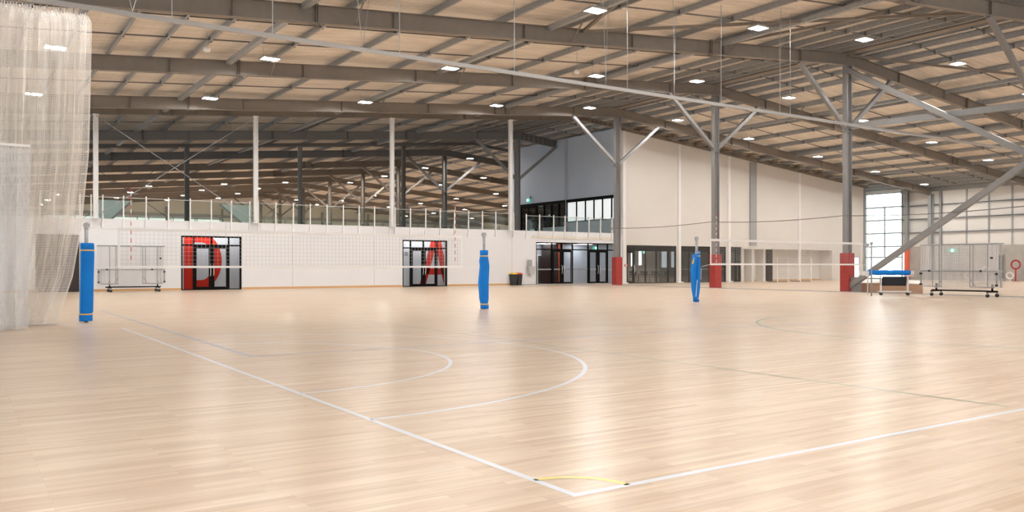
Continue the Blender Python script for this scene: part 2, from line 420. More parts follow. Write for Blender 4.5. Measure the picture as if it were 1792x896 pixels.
LC = {25.7: ('grey steel column with red pad, nearest and rightmost of the ridge row', 1.95), 34.45: ('grey steel column with red pad behind the second volleyball net', 1.98), 43.24: ('grey steel column with red pad before the glazed entry', 1.9),
      16.9: ('grey steel ridge column just outside the right edge', 1.9), 8.1: ('grey steel ridge column nearest the camera, out of view', 1.9)}
for y in FR1:
    hcol('steel_column', RIDGE, y, 0, zb(RIDGE), 'column_steel', LC[y][0], knees='column_steel' if y < 40 else 'galvanised', pad=LC[y][1])
hcol('steel_column', RIDGE, FR2[0], 3.7, zb(RIDGE), 'column_steel', 'grey column on the upper floor beside the blue grey wall', knees='column_steel')
for i, y in enumerate(FR2[1:]):
    hcol('steel_column', RIDGE, y, 0, zb(RIDGE), 'dark_steel' if i == 0 else 'grey_steel', 'ridge column in the far hall, %s beyond the upper floor' % ORD[i], .4, .25, knees='dark_steel' if i == 0 else 'grey_steel')
for i, u in enumerate((327, 525, 706)):
    x = XatY(u, 62.0)
    hcol('steel_column', x, 62.0, 3.7, zb(x)+.33, 'dark_steel' if i != 1 else 'column_steel', '%s slim dark column along the far edge of the upper floor, from the left' % ORD[i], .3, .2)
for i, u in enumerate((167.5, 447.5, 686, 893.5)):
    x = XatY(u, 46.95)
    hcol('steel_column', x, 46.95, 3.7, zb(x)+.28, 'white_paint', '%s white column on the balcony edge, from the left' % ORD[i], .22, .22)
x = XatY(-70, 46.95); hcol('steel_column', x, 46.95, 3.7, zb(x)+.28, 'white_paint', 'white balcony column hidden behind the net curtain', .22, .22)
# vertical bracing between the ridge columns nearest the right edge
kb = empty('column_bracing', (RIDGE, 25.7, 0)); tag(kb, 'large grey steel diagonal bracing at the right, beside the rightmost column', 'bracing', kind='structure')
MB().bar((0, -.1, .25), (0, -8.7, 5.75), .24, .24).build('lower_brace', 'column_steel', kb)
MB().bar((-.13, -.1, 11.1), (-.13, -8.7, 5.9), .24, .24).build('upper_brace', 'column_steel', kb)
MB().bar((.13, .0, 8.3), (.13, -8.7, 8.05), .2, .28).build('strut', 'column_steel', kb)
MB().box(-.03, .03, -.75, -.02, .02, .75).box(-.03, .03, -8.9, -8.3, 5.5, 6.1).build('gusset', 'column_steel', kb)
# rod cross bracing in the first balcony bay
xa, xb = XatY(167.5, 46.95), XatY(447.5, 46.95)
for k, (z0, z1, d) in enumerate(((zb(xa)+.2, 3.8, 0), (3.8, zb(xb)+.2, .05))):
    o = MB().tube([(xa, 46.95+d, z0), (xb, 46.95+d, z1)], .022, 6).build('bracing_rod', 'galvanised')
    tag(o, ('thin steel rod falling to the right' if k == 0 else 'thin steel rod rising to the right')+' between the first two white columns', 'rod', kind='structure')
x2a, x2b = XatY(120, 62), XatY(327, 62)
for k, (z0, z1, d) in enumerate(((zb(x2a)+.2, 3.8, 0), (3.8, zb(x2b)+.2, .05))):
    o = MB().tube([(x2a, 62+d, z0), (x2b, 62+d, z1)], .02, 6).build('bracing_rod', 'dark_steel')
    tag(o, ('dark thin rod falling to the right' if k == 0 else 'dark thin rod rising to the right')+' at the far edge of the upper floor', 'rod', kind='structure')
# wind bracing diagonals in the plane of the roof
for k, (a, b, lab) in enumerate((((20.4, 25.7), (37.0, 16.9), 'long roof brace crossing high above the nearest light'), ((37.4, 25.7), (54, 16.9), 'long roof brace running from the nearest ridge column to the right'),
                                 ((16.9, 16.9), (20.4, 25.7), 'short roof brace dropping to the top of the nearest rafter'), ((28.3, 25.7), (30.6, 19.5), 'slim roof brace beside the light over the nearest bay'))):
    o = MB().bar((*a, zb(a[0])+.5), (*b, zb(b[0])+.5), .11, .11).build('roof_brace', 'grey_steel'); tag(o, 'grey steel '+lab, 'brace', kind='structure')

# ------------------------------------------------------------------ north facade of the hall (white, balcony over it)
DZ = 3.72
def openings_wall(name, m, x0, x1, z0, z1, holes, y0, y1):
    b = MB(); xs = x0
    for (a, c, zl, zh) in sorted(holes):
        b.box(xs, a, y0, y1, z0, z1)
        if zl > z0: b.box(a, c, y0, y1, z0, zl)
        if zh < z1: b.box(a, c, y0, y1, zh, z1)
        xs = c
    b.box(xs, x1, y0, y1, z0, z1); return struct(name, b, m)
X = lambda u, y=NORTH: XatY(u, y)
OD, OA, OE = (X(317), X(423)), (X(704.5), X(783)), (X(938), X(1086))
OG = (X(62), X(139))
XC = X(1088)
openings_wall('wall_north', 'wall_white', WX, XC, 0, DZ, [(OG[0], OG[1], 0, 2.87), (OD[0], OD[1], 0, 2.93), (OA[0], OA[1], 0, 2.93), (OE[0], OE[1], 0, 2.95)], NORTH, NORTH+.25)
b = MB()
for a, c in ((WX, OG[0]), (OG[1], OD[0]), (OD[1], OA[0]), (OA[1], X(905))): b.box(a, c, NORTH-.02, NORTH, 0, .12)
struct('baseboard_north', b, 'timber_skirting')
b = MB()
for u in (395, 512, 655, 896, 1000): b.box(X(u)-.008, X(u)+.008, NORTH-.004, NORTH+.0, .13, 3.7)
b.box(X(905), X(1086), NORTH-.012, NORTH, 0, .06)
struct('trim_1', b, 'duct_grey')
b = MB()
for u0, u1 in zip((931, 945.5, 970.5, 990.5, 1011, 1032, 1053), (943.5, 968, 988, 1009, 1030, 1050.5, 1070)): b.box(X(u0), X(u1), NORTH-.03, NORTH, 3.20, 3.40)
struct('trim_2', b, 'room_cream')
# dark roller shutter behind the curtain
ro = MB()
for k in range(29): ro.box(OG[0], OG[1], NORTH+.08-(k % 2)*.02, NORTH+.14, k*.1, k*.1+.1)
struct('door_1', ro, 'room_dark')
# upper floor slab
struct('floor_upper', MB().box(WX, 41.1, NORTH+.25, 62.3, 3.3, DZ-.03), 'concrete')
# back wall of the ground floor under the slab, far hall side
struct('wall_link', MB().box(WX, 41.1, 62.0, 62.25, 0, 3.3), 'wall_white')
# balustrades
def balustrade(name, label, xs, y, zbot, ztop, m, post_from, glass, pw=.055):
    root = empty(name, (xs[0], y, DZ)); tag(root, label, 'balustrade')
    x0 = xs[0]
    for x in xs:
        MB().box(x-x0-pw/2, x-x0+pw/2, -.03, .03, post_from-DZ, ztop-DZ).box(x-x0-.05, x-x0+.05, -.02, .05, post_from-DZ, post_from-DZ+.25).build('post', m, root)
    for a, c in zip(xs[:-1], xs[1:]):
        MB().box(a-x0+.05, c-x0-.05, .035, .047, zbot-DZ, ztop-DZ-.12).build('glass_panel', glass, root)
    MB().box(0, xs[-1]-x0, .03, .055, ztop-DZ-.12, ztop-DZ-.09).build('top_rail', 'aluminium', root)
    return root
PU = [70, 95, 120, 140, 159.5, 179.9, 216.3, 255.8, 295, 332.9, 369.8, 405, 437, 452, 482.7, 513.3, 543, 572.4, 600.8, 628.4, 655.5, 682.4, 691.7, 718.3, 745, 770.4, 795.5, 820, 844.2, 867.6, 899]
balustrade('balustrade', 'long glass balustrade with white posts along the balcony over the lettered doors', [XatY(u, NORTH-.06) for u in PU], NORTH-.06, 3.76, 4.93, 'white_paint', 3.25, 'clear_glass', .06)
balustrade('balustrade', 'shorter glass balustrade with white posts above the glazed entry', [XatY(u, NORTH-.06) for u in (921, 944.3, 968.9, 988.7, 1009.7, 1030.8, 1051, 1070.8, 1088)], NORTH-.06, 3.76, 4.85, 'white_paint', 3.2, 'clear_glass', .06)
balustrade('balustrade', 'far glass balustrade across the back edge of the upper floor', [WX+1+1.6*k for k in range(31)], 62.15, 3.76, 4.80, 'galvanised', 3.70, 'clear_glass')
# sloping side screens seen through the balcony glass
for lab, us in (('left of the two sloping pale green stair screens behind the balcony glass', (173, 232, 180)), ('right of the two sloping pale green stair screens behind the balcony glass', (441, 384, 437))):
    y = 58; P = [(XatY(us[0], y), 5.45), (XatY(us[1], y), 5.45), (XatY(us[2], y), 3.75), (XatY(us[0], y), 3.75)]
    root = empty('stair_screen', (P[0][0], y, 3.7)); tag(root, lab, 'screen')
    MB().prism([(p[0]-P[0][0], p[1]-3.7) for p in P], lambda a, c, t: (a, t, c), .03).build('screen_panel', 'skylight_green', root)
    MB().bar((P[1][0]-P[0][0], -.03, 1.77), (P[2][0]-P[0][0], -.03, .07), .06, .12).build('handrail', 'duct_grey', root)

# ------------------------------------------------------------------ glazed doors with the letters
def framed(root, x0, x1, z1, cuts, transom, y=0.0, fw=.07, doors=(), glass='door_glass', h0=.0, stripe_z=None):
    """frame members at each cut, glass between, door leaves in the listed bays"""
    f = MB(); f.box(x0, x1, y-.05, y+.05, z1-.08, z1).box(x0, x1, y-.05, y+.05, 0, .05)
    xs = [x0]+list(cuts)+[x1]
    for k, x in enumerate(xs):
        w = fw*(1 if 0 < k < len(xs)-1 else 1.2); a = x-w/2
        if k == 0: a = x
        if k == len(xs)-1: a = x-w
        f.box(a, a+w, y-.05, y+.05, .05, z1-.08)
    if transom: f.box(x0, x1, y-.045, y+.045, transom-.03, transom+.05)
    f.build('door_frame', 'black_frame', root)
    for k, (a, c) in enumerate(zip(xs[:-1], xs[1:])):
        MB().box(a+fw/2, c-fw/2, y-.008, y+.008, .05, z1-.08).build('glass_pane', glass, root)
        if k in doors:
            lf = MB(); s = .11; t = transom-.03; e = .03
            lf.box(a+e, a+e+s, y-.07, y+.04, .03, t).box(c-e-s, c-e, y-.07, y+.04, .03, t).box(a+e+s, c-e-s, y-.07, y+.04, t-.14, t).box(a+e+s, c-e-s, y-.07, y+.04, .03, .17)
            lo = lf.build('door_leaf', 'black_frame', root)
            side = c-e-.05 if doors.index(k) % 2 == 0 else a+e+.05
            pts = [(side, y-.08, .75), (side, y-.15, .82), (side, y-.17, 1.05), (side, y-.15, 1.28), (side, y-.08, 1.35)]
            MB().tube(pts, .03, 8).build('door_handle', 'chrome', lo)
    if stripe_z:
        MB().box(x0+.1, x1-.1, y+.010, y+.014, stripe_z, stripe_z+.09).build('safety_stripe', 'mat_white', root)
def lettered(n, O, cuts_u, doors, letter, us):
    root = empty('door_%d' % n, (O[0], NORTH+.1, 0)); root['kind'] = 'structure'
    root['label'] = 'black framed glazed double door with the red letter %s behind the glass' % letter
    w = O[1]-O[0]; framed(root, 0, w, 2.93, [X(u)-O[0] for u in cuts_u], 2.42, doors=doors)
    # shallow lit lobby behind with the supergraphic on its back wall
    r = MB(); y0, y1 = NORTH+.25, NORTH+1.0
    r.box(O[0]-.3, O[1]+.3, y1, y1+.1, 0, 3.2).box(O[0]-.4, O[0]-.3, y0, y1, 0, 3.2).box(O[1]+.3, O[1]+.4, y0, y1, 0, 3.2)
    struct('wall_lobby_%d' % n, r, 'wall_white')
    lp = empty('lobby_fill_light', ((O[0]+O[1])/2, NORTH+.45, 3.2)); tag(lp, 'added unseen strip light brightening the lobby behind the letter %s' % letter, 'light')  # fitting out of view above the opening, added to brighten the lobby wall
    MB().box(-w/2, w/2, -.13, .13, -.02, .05).build('light_body', 'white_paint', lp); MB().box(-w/2+.05, w/2-.05, -.12, .12, -.03, -.02).build('diffuser', 'lit_panel', lp)
    return y1
yl = lettered(2, OD, (339.5, 371, 401), (1, 2), 'D', None)
k_ = yl/NORTH
def XL(u): return XatY(u, yl-.01)
# letter D outline: stem and bowl
d0, d1, ds, zt, zl_ = XL(321.5), XL(388), XL(339), 3.16, .02
def dshape(x0, xr, z0, z1, n=20):
    cx = x0+(xr-x0)*.42; zc = (z0+z1)/2
    return [(x0, z0)]+[(cx+(xr-cx)*math.cos(t), zc+(z1-z0)/2*math.sin(t)) for t in [(-90+180*k/n)*math.pi/180 for k in range(n+1)]]+[(x0, z1)]
outer = dshape(d0, d1, zl_, zt); inner = dshape(ds, XL(372.5), zl_+.50, zt-.55)
def ringpoly(o, i, y, t):
    mb = MB(); n = len(o); a = 0
    for part in (o, i):
        mb.v += [(x, y, z) for x, z in part]
    for part in (o, i): mb.v += [(x, y+t, z) for x, z in part]
    for k in range(n):
        j = (k+1) % n
        mb.f.append((k, j, n+j, n+k)); mb.f.append((2*n+k, 3*n+k, 3*n+j, 2*n+j)); mb.f.append((k, 2*n+k, 2*n+j, j)); mb.f.append((n+k, n+j, 3*n+j, 3*n+k))
    return mb
tag(ringpoly(outer, inner, yl-.015, .013).build('wall_letter', 'red_letter'), 'huge red letter D on the white lobby wall behind the left double door', 'letter')
yl = lettered(3, OA, (719.5, 742, 765.5), (1, 2), 'A', None)
ax0, ax1, apex0, apex1 = XL(733.5), XL(788), XL(755), XL(771)
zt = 3.0
def lerp(a, b, t): return a+(b-a)*t
am = MB(); wdt = (XL(745.5)-XL(734.5))/1.15; Yf = lambda a, c, t: (a, yl-.015+t, c)
am.prism([(ax0, 0), (ax0+wdt*1.15, 0), (apex0+wdt*1.15, zt), (apex0, zt)], Yf, .013)
am.prism([(ax1-wdt*1.15, 0), (ax1, 0), (apex1, zt), (apex1-wdt*1.15, zt)], Yf, .0135)
xl_, xr_ = lerp(ax0, apex0, .27)+.2, lerp(ax1, apex1, .27)-.2
am.prism([(xl_, .74), (xr_, .74), (lerp(xr_, (apex0+apex1)/2, .17), 1.14), (lerp(xl_, (apex0+apex1)/2, .17), 1.14)], Yf, .014)
tag(am.build('wall_letter', 'red_letter'), 'huge red letter A on the white lobby wall behind the right double door', 'letter')
o = MB().box(XL(708), XL(713.5), yl-.02, yl, 1.95, 2.2).build('notice_board', 'duct_grey'); tag(o, 'small grey notice seen through the left pane beside the letter A', 'notice')

# glazed entry
root = empty('door_4', (OE[0], NORTH+.1, 0)); root['kind'] = 'structure'; root['label'] = 'wide black framed glazed entry with two pairs of doors'
cu = [X(u)-OE[0] for u in (967, 984.5, 1003, 1030.5, 1047.5, 1064.5)]
framed(root, 0, OE[1]-OE[0], 2.95, cu, 2.45, doors=(1, 2, 4, 5), stripe_z=1.02)
# lobby room behind the entry
yb = NORTH+3.2; r = MB()
r.box(OE[0]-1.2, XC+.2, yb, yb+.1, 0, 2.96).box(OE[0]-1.3, OE[0]-1.2, NORTH+.25, yb, 0, 2.96)
r.box(XC+.12, XC+.26, NORTH+.25, yb, 0, 2.96); struct('wall_lobby_4', r, 'room_grey')
struct('ceiling_lobby', MB().box(OE[0]-1.3, XC+.2, NORTH+.25, yb, 2.96, 3.04), 'wall_white')
o = MB().box(XatY(979.5, NORTH+1.6), XatY(983, NORTH+1.6), NORTH+1.6, NORTH+1.75, .05, 2.95).build('trim_3', 'orange'); o['kind'] = 'structure'
o = MB().box(XatY(962, NORTH+2), XatY(979, NORTH+2), NORTH+2.0, NORTH+3.0, 0, 2.95).build('wall_lobby_5', 'room_dark'); o['kind'] = 'structure'
o = MB().box(XatY(940, yb-.1), XatY(952, yb-.1), yb-.08, yb-.02, 0, 2.15).build('door_5', 'mat_white'); o['kind'] = 'structure'
MB().box(XatY(942, yb-.1), XatY(950, yb-.1), yb-.09, yb-.07, .0, 2.05).build('door_panel', 'room_dark', o)
for i, (u0, u1) in enumerate(((941, 948), (953, 965), (1009, 1029))):
    y = NORTH+2.2
    lp = empty('ceiling_light', (XatY(u0, y), y, 2.95)); tag(lp, '%s bright rectangular ceiling light in the entry lobby, from the left' % ORD[i], 'light')
    w = XatY(u1, y)-XatY(u0, y)
    MB().box(0, w, -.6, .6, -.03, .0).build('light_body', 'white_paint', lp); MB().box(.03, w-.03, -.57, .57, -.04, -.03).build('diffuser', 'lit_panel', lp)
sg = empty('exit_sign', (XatY(1041.5, NORTH+1.2), NORTH+1.2, 2.62)); tag(sg, 'small lit exit sign inside the glazed entry', 'sign')
MB().box(-.2, .2, -.03, .03, -.1, .14).build('sign_body', 'exit_green', sg); MB().box(-.03, .1, -.035, -.03, -.07, .10).build('pictogram', 'exit_white', sg)

# drinking fountain and bin
def fountain():
    x0, x1 = X(921.5), X(932); w = x1-x0; root = empty('drinking_fountain', (x0, NORTH-.02, 0)); tag(root, 'stainless steel drinking fountain fixed to the white wall beside the entry', 'drinking fountain')
    MB().box(.05, w*.75, -.10, 0, 1.35, 1.72).box(.02, w*.8, -.06, 0, 1.25, 1.36).build('back_panel', 'duct_grey', root)
    b = MB()
    b.prism([(0, 1.28), (w, 1.28), (w*.98, 1.14), (w*.8, .72), (w*.15, .72), (.0, 1.14)], lambda a, c, t: (a, -t, c), .34); b.build('basin', 'aluminium', root)
    MB().tube([(w*.5, -.25, 1.28), (w*.5, -.25, 1.36), (w*.5, -.19, 1.38)], .015, 6).build('spout', 'chrome', root)
fountain()
def bins():
    for i, (u0, u1, m, lab) in enumerate(((897, 906, 'bin_yellow', 'black bin with a yellow lid, left of the pair on the white wall'), (906.5, 914.5, 'bin_red', 'black bin with a red and yellow lid, right of the pair on the white wall'))):
        y = NORTH-.45; x0, x1 = XatY(u0, y), XatY(u1, y); w = x1-x0; cx = w/2
        root = empty('waste_bin', (x0, y, 0)); tag(root, lab, 'bin')
        b = MB(); i0 = 0; s = .42
        b.v = [(cx-s*w*.9, .05, 0), (cx+s*w*.9, .05, 0), (cx+s*w*.9, .38, 0), (cx-s*w*.9, .38, 0), (0, 0, .74), (w, 0, .74), (w, .42, .74), (0, .42, .74)]
        b.f = [(0,3,2,1),(4,5,6,7),(0,1,5,4),(1,2,6,5),(2,3,7,6),(3,0,4,7)]; b.build('bin_body', 'bin_black', root)
        b = MB(); b.box(-.02, w+.02, -.02, .44, .74, .80).box(.05, w-.05, .04, .38, .80, .84); b.build('bin_lid', m, root)
bins()

# ------------------------------------------------------------------ blue grey wall of the upper storey (runs away from us) with its windows
XB = XC+.05
def ybv(u): return YatX(u, XB)
yw0, yw1, ys0, ys1 = ybv(1077), ybv(992.5), ybv(990), ybv(911)
def ztop(): return zb(XB)+.6
b = MB(); wt = .2
b.box(XB, XB+wt, NORTH, 62.3, 6.55, ztop())                     # above the windows
b.box(XB, XB+wt, NORTH, ys1, DZ, 4.85) if False else b.box(XB, XB+wt, NORTH, ybv(985), DZ, 4.85)
b.box(XB, XB+wt, ybv(985), ybv(950), DZ, 4.55)
b.box(XB, XB+wt, yw1, ys0, 4.85, 6.55)
b.box(XB, XB+wt, ys1, 62.3, DZ, 6.55)
b.box(XB, XB+wt, NORTH, NORTH+.3, 4.85, 6.55)
struct('wall_upper', b, 'wall_bluegrey')
struct('trim_4', MB().box(XB-.04, XB+.02, ybv(994), ybv(990)+.1, DZ, ztop()).box(XB-.04, XB+.02, ybv(908)-.15, ybv(908)+.15, 6.7, ztop()), 'room_grey')
def strip_window(n, ya, yb_, z0, z1, cuts, pane, label):
    root = empty('window_%d' % n, (XB-.02, ya, z0)); root['kind'] = 'structure'; root['label'] = label
    f = MB(); h = z1-z0; L = yb_-ya
    f.box(-.08, .1, 0, L, h-.02, h+.22).box(-.02, .06, 0, L, -.03, .03)
    for y in [0.04]+[ybv(u)-ya for u in cuts]+[L-.04]: f.box(-.04, .08, y-.055, y+.055, 0, h)
    f.build('window_frame', 'black_frame', root)
    MB().box(.02, .04, 0, L, 0, h).build('window_pane', pane, root)
strip_window(1, yw0, yw1, 4.85, 6.42, [1008.5+1, 1025, 1040, 1055, 1071], 'daylit_pane', 'row of pale frosted windows in the blue grey wall')
strip_window(2, ys0, ys1, 4.55, 6.42, [978, 965, 952, 939], 'dark_glass', 'row of dark clear windows in the blue grey wall')
# door and lounge behind the dark windows
dr = empty('door_6', (XB-.05, ybv(938), DZ)); dr['kind'] = 'structure'
L = ybv(911)-ybv(938)
MB().box(0, .1, 0, .12, 0, 2.75).box(0, .1, L-.12, L, 0, 2.75).box(0, .1, L*.45, L*.45+.15, 0, 2.75).box(0, .1, 0, L, 2.6, 2.75).build('door_frame', 'black_frame', dr)
MB().box(.03, .05, .1, L-.1, 0, 2.6).build('glass_pane', 'dark_glass', dr)
r = MB(); r.box(XB+5, XB+5.1, NORTH+.4, 62.3, DZ, 7.2).box(XB+.2, XB+5, NORTH+.35, NORTH+.45, DZ, 7.2).box(XB+.2, XB+5, 62.2, 62.3, DZ, 7.2)
struct('wall_lounge', r, 'room_grey'); struct('ceiling_lounge', MB().box(XB+.2, XB+5, NORTH+.4, 62.3, 7.2, 7.3), 'wall_white')
struct('floor_lounge', MB().box(XB, XB+5.1, NORTH+.3, 62.3, 3.3, DZ-.03), 'concrete')
o = empty('lounge_light', (XB+2.2, ybv(968), 7.15)); tag(o, 'slim strip light seen through the dark upper windows', 'light')
MB().box(-.1, .1, -.8, .8, -.05, .04).build('light_body', 'white_paint', o); MB().box(-.09, .09, -.78, .78, -.07, -.05).build('diffuser', 'lit_panel', o)
o = MB().box(XB+.6, XB+.9, ybv(957), ybv(950), DZ-.03, DZ+1.1).build('lounge_cabinet', 'plywood'); tag(o, 'small brown cabinet on the upper floor behind the glass', 'cabinet')
sg = empty('exit_sign', (XB-.12, ybv(926), 6.95)); tag(sg, 'lit green exit sign high on the blue grey wall', 'sign')
MB().box(-.03, .03, -.25, .25, -.12, .12).build('sign_body', 'exit_green', sg); MB().box(-.04, -.03, -.12, .12, -.09, .09).build('pictogram', 'exit_white', sg)
MB().box(-.01, .12, -.3, -.26, .1, .35).build('bracket', 'duct_grey', sg)

# ------------------------------------------------------------------ cream wall on the right half of the hall
XCE = X(1512); ZA = 2.93
def ctop(x): return zb(x)+.36
g1, g2, g3, g4 = (X(1096.5), X(1184)), (X(1192), X(1271)), (X(1279), X(1297)), (X(1303), X(1456))
b = MB()
def sl(x0, x1, z0): # upper part following the roof slope
    i = len(b.v); y0, y1 = NORTH, NORTH+.25
    b.v += [(x0,y0,z0),(x1,y0,z0),(x1,y1,z0),(x0,y1,z0),(x0,y0,ctop(x0)),(x1,y0,ctop(x1)),(x1,y1,ctop(x1)),(x0,y1,ctop(x0))]
    b.f += [tuple(i+k for k in q) for q in ((0,3,2,1),(4,5,6,7),(0,1,5,4),(1,2,6,5),(2,3,7,6),(3,0,4,7))]
sl(XC, g3[1]+.05, 2.86); sl(g3[1]+.05, g4[1], 2.72); sl(g4[1], X(1494), 0); sl(X(1494), X(1505), 2.15); sl(X(1505), XCE, 0)
b.box(XC, g1[0], NORTH, NORTH+.25, 0, 2.86).box(g1[1], g2[0], NORTH, NORTH+.25, 0, 2.86).box(g2[1], g3[0], NORTH, NORTH+.25, 0, 2.86)
struct('wall_east_cream', b, 'wall_cream')
b = MB(); ya = NORTH+1.3
b.box(g3[1]+.1, X(1328, ya), ya, ya+.15, 0, 2.72).box(X(1343, ya), g4[1]+.3, ya, ya+.15, 0, 2.72).box(X(1328, ya), X(1343, ya), ya, ya+.15, 2.15, 2.72)
b.box(g4[1], g4[1]+.2, NORTH+.25, ya, 0, 2.72).box(g3[1], g3[1]+.12, NORTH+.2, ya, 0, 2.72)
for u in (1308, 1326, 1346): b.box(X(u)-.15, X(u)+.15, NORTH+.5, ya, 0, 2.72)
struct('wall_alcove', b, 'wall_cream')
struct('ceiling_alcove', MB().box(g3[1], g4[1]+.2, NORTH+.25, ya+.1, 2.72, 2.8), 'room_cream')
struct('baseboard_alcove', MB().box(g3[1]+.1, X(1328, ya), ya-.02, ya, 0, .12).box(X(1343, ya), g4[1], ya-.02, ya, 0, .12), 'timber_skirting')
o = empty('door_7', (X(1328, ya), ya+.05, 0)); o['kind'] = 'structure'; o['label'] = 'narrow dark door in the alcove'
wd_ = X(1343, ya)-X(1328, ya)
MB().box(0, .08, -.05, .05, 0, 2.15).box(wd_-.08, wd_, -.05, .05, 0, 2.15).box(0, wd_, -.05, .05, 2.05, 2.15).build('door_frame', 'black_frame', o)
MB().box(.08, wd_-.08, -.02, .02, 0, 2.05).build('door_leaf', 'room_dark', o); MB().box(.12, wd_-.12, -.03, -.02, 1.0, 1.08).build('push_bar', 'duct_grey', o)
b = MB()
for u, w in ((1091, .28), (1187.8, .26), (1275, .26), (1398, .26)): b.box(X(u)-w/2, X(u)+w/2, NORTH-.12, NORTH, 0, ctop(X(u))-.05)
for u in (1187.8, 1275, 1091): b.box(X(u)-.3, X(u)+.3, NORTH-.25, NORTH, 0, .08)
struct('trim_5', b, 'white_paint')
b = MB(); b.box(X(1311.5), X(1322.5), NORTH-.12, NORTH, 3.0, ctop(X(1317))-.1); struct('trim_6', b, 'duct_grey')
# edge channel on top of the cream wall
MBt = MB().bar((XC, NORTH-.05, ctop(XC)+.08), (XCE+.4, NORTH-.05, ctop(XCE+.4)+.08), .2, .2); struct('trim_7', MBt, 'grey_steel')
b = MB()
for x in [XC+1.5*k for k in range(20)]: b.box(x, x+.7, NORTH-.9, NORTH-.1, zb(x)+.45, zb(x)+.58)
struct('trim_8', b, 'grey_steel')
# shopfront glazing
def shop(n, O, cuts, doors, label, gl='dark_glass', stripe=1.0):
    root = empty('door_%d' % n, (O[0], NORTH+.1, 0)); root['kind'] = 'structure'; root['label'] = label
    framed(root, 0, O[1]-O[0], 2.86, [X(u)-O[0] for u in cuts], 2.45, doors=doors, glass=gl, stripe_z=stripe)
    MB().box(0, O[1]-O[0], .0, .2, 2.5, 2.86).build('door_header', 'black_frame', root)
shop(8, g1, (1111, 1131, 1150, 1170.5), (0,), 'dark glazed front of the cafe between the first white pilasters')
shop(9, g2, (1207, 1222, 1243, 1260), (), 'dark glazed front behind the second volleyball post')
shop(10, g3, (1288,), (1,), 'narrow dark glazed door beside the alcove')
# cafe behind
yc = NORTH+7
xw = [XatY(u, yc) for u in (1095, 1107, 1113.5, 1115, 1119.5, 1157, 1165, 1172, 1181)]
r = MB(); r.box(XC+.4, X(1300)+6, yc, yc+.1, 0, 3.2); struct('wall_cafe', r, 'room_cream')
xs_ = XatY(1190, yc)
r = MB().box(XC+.3, XC+.4, NORTH+.3, yc, 0, 3.2).box(xs_, xs_+.1, NORTH+4, yc, 0, 3.2).box(X(1300)+4, X(1300)+4.1, NORTH+.3, yc, 0, 3.2).box(XatY(1191, NORTH+4), X(1300)+4, NORTH+4, NORTH+4.1, 0, 3.2)
struct('wall_cafe_side', r, 'room_dark')
struct('ceiling_cafe', MB().box(XC+.3, X(1300)+6, NORTH+.25, yc, 3.2, 3.3), 'room_dark')
for i, (u0, u1, z0) in enumerate(((1102, 1107.5, 1.2), (1115.5, 1123, 1.3), (1156, 1167, 1.1), (1173, 1181, 1.1))):
    w = empty('window_%d' % (i+3), (XatY(u0, yc), yc-.05, z0)); w['kind'] = 'structure'; ww = XatY(u1, yc)-XatY(u0, yc); hh = 2.85-z0
    MB().box(0, .06, -.03, .03, 0, hh).box(ww-.06, ww, -.03, .03, 0, hh).box(0, ww, -.03, .03, hh-.06, hh).box(0, ww, -.03, .03, 0, .06).build('window_frame', 'duct_grey', w)
    MB().box(.05, ww-.05, -.01, .01, .05, hh-.05).build('window_pane', 'daylit_far', w)
for i, x in enumerate([X(1140)]):
    lp = empty('ceiling_light', (x, NORTH+4.5, 3.18)); tag(lp, 'added unseen ceiling light over the cafe tables', 'light')  # hidden above the glazing, added so the cafe room gets some light
    MB().box(-1.6, 1.6, -.15, .15, -.05, .02).build('light_body', 'white_paint', lp); MB().box(-1.55, 1.55, -.13, .13, -.06, -.05).build('diffuser', 'lit_panel', lp)
sg = empty('exit_sign', (XatY(1127, NORTH+1.0), NORTH+1.0, 2.38)); tag(sg, 'lit green exit sign inside the cafe glazing', 'sign')
MB().box(-.24, .24, -.03, .03, -.13, .13).build('sign_body', 'exit_green', sg); MB().box(-.06, .12, -.04, -.03, -.1, .1).build('pictogram', 'exit_white', sg)
def cafe():
    ch = empty('cafe_chair', (0, 0, 0))
    MB().box(-.2, .2, -.2, .2, .44, .48).build('seat', 'black_fabric', ch)
    MB().box(-.2, .2, .18, .21, .58, .88).box(-.2, -.17, .18, .21, .48, .6).box(.17, .2, .18, .21, .48, .6).build('backrest', 'black_fabric', ch)
    for sx in (-1, 1):
        for sy in (-1, 1): MB().bar((sx*.16, sy*.16, .44), (sx*.21, sy*.21, 0), .025, .025).build('leg', 'chrome', ch)
    tb = empty('cafe_table', (0, 0, 0))
    MB().box(-.4, .4, -.4, .4, .71, .75).build('tabletop', 'mat_white', tb); MB().tube([(0, 0, .02), (0, 0, .71)], .04, 10).build('pedestal', 'black_frame', tb)
    MB().box(-.25, .25, -.25, .25, 0, .03).build('base', 'black_frame', tb)
    names = ['leftmost', 'second', 'third', 'fourth', 'rightmost']; k = 0
    for i in range(5):
        x = X(1101)+i*1.15+.35; y = NORTH+1.9
        t = tb if i == 0 else copy_tree(tb); t.location = (x, y, 0); tag(t, 'small square cafe table, %s of five behind the dark glass' % names[i], 'table', 'cafe tables')
        for j, (dx, dy, rz, w) in enumerate(((0, -.62, math.pi, 'on the near side'), (0, .62, 0, 'on the far side'))):
            c = ch if k == 0 else copy_tree(ch); k += 1
            c.location = (x+dx, y+dy, 0); c.rotation_euler = (0, 0, rz); tag(c, 'black cafe chair with chrome legs %s of the %s cafe table' % (w, names[i]), 'chair', 'cafe chairs')
cafe()
o = empty('fire_alarm_point', (X(1093), NORTH-.14, 1.35)); tag(o, 'small red alarm call point on the white pilaster by the padded column', 'alarm')
MB().box(-.12, .12, -.05, .02, -.07, .07).build('housing', 'red_rod', o); MB().box(-.06, .06, -.055, -.05, -.04, .04).build('cover', 'mat_white', o)

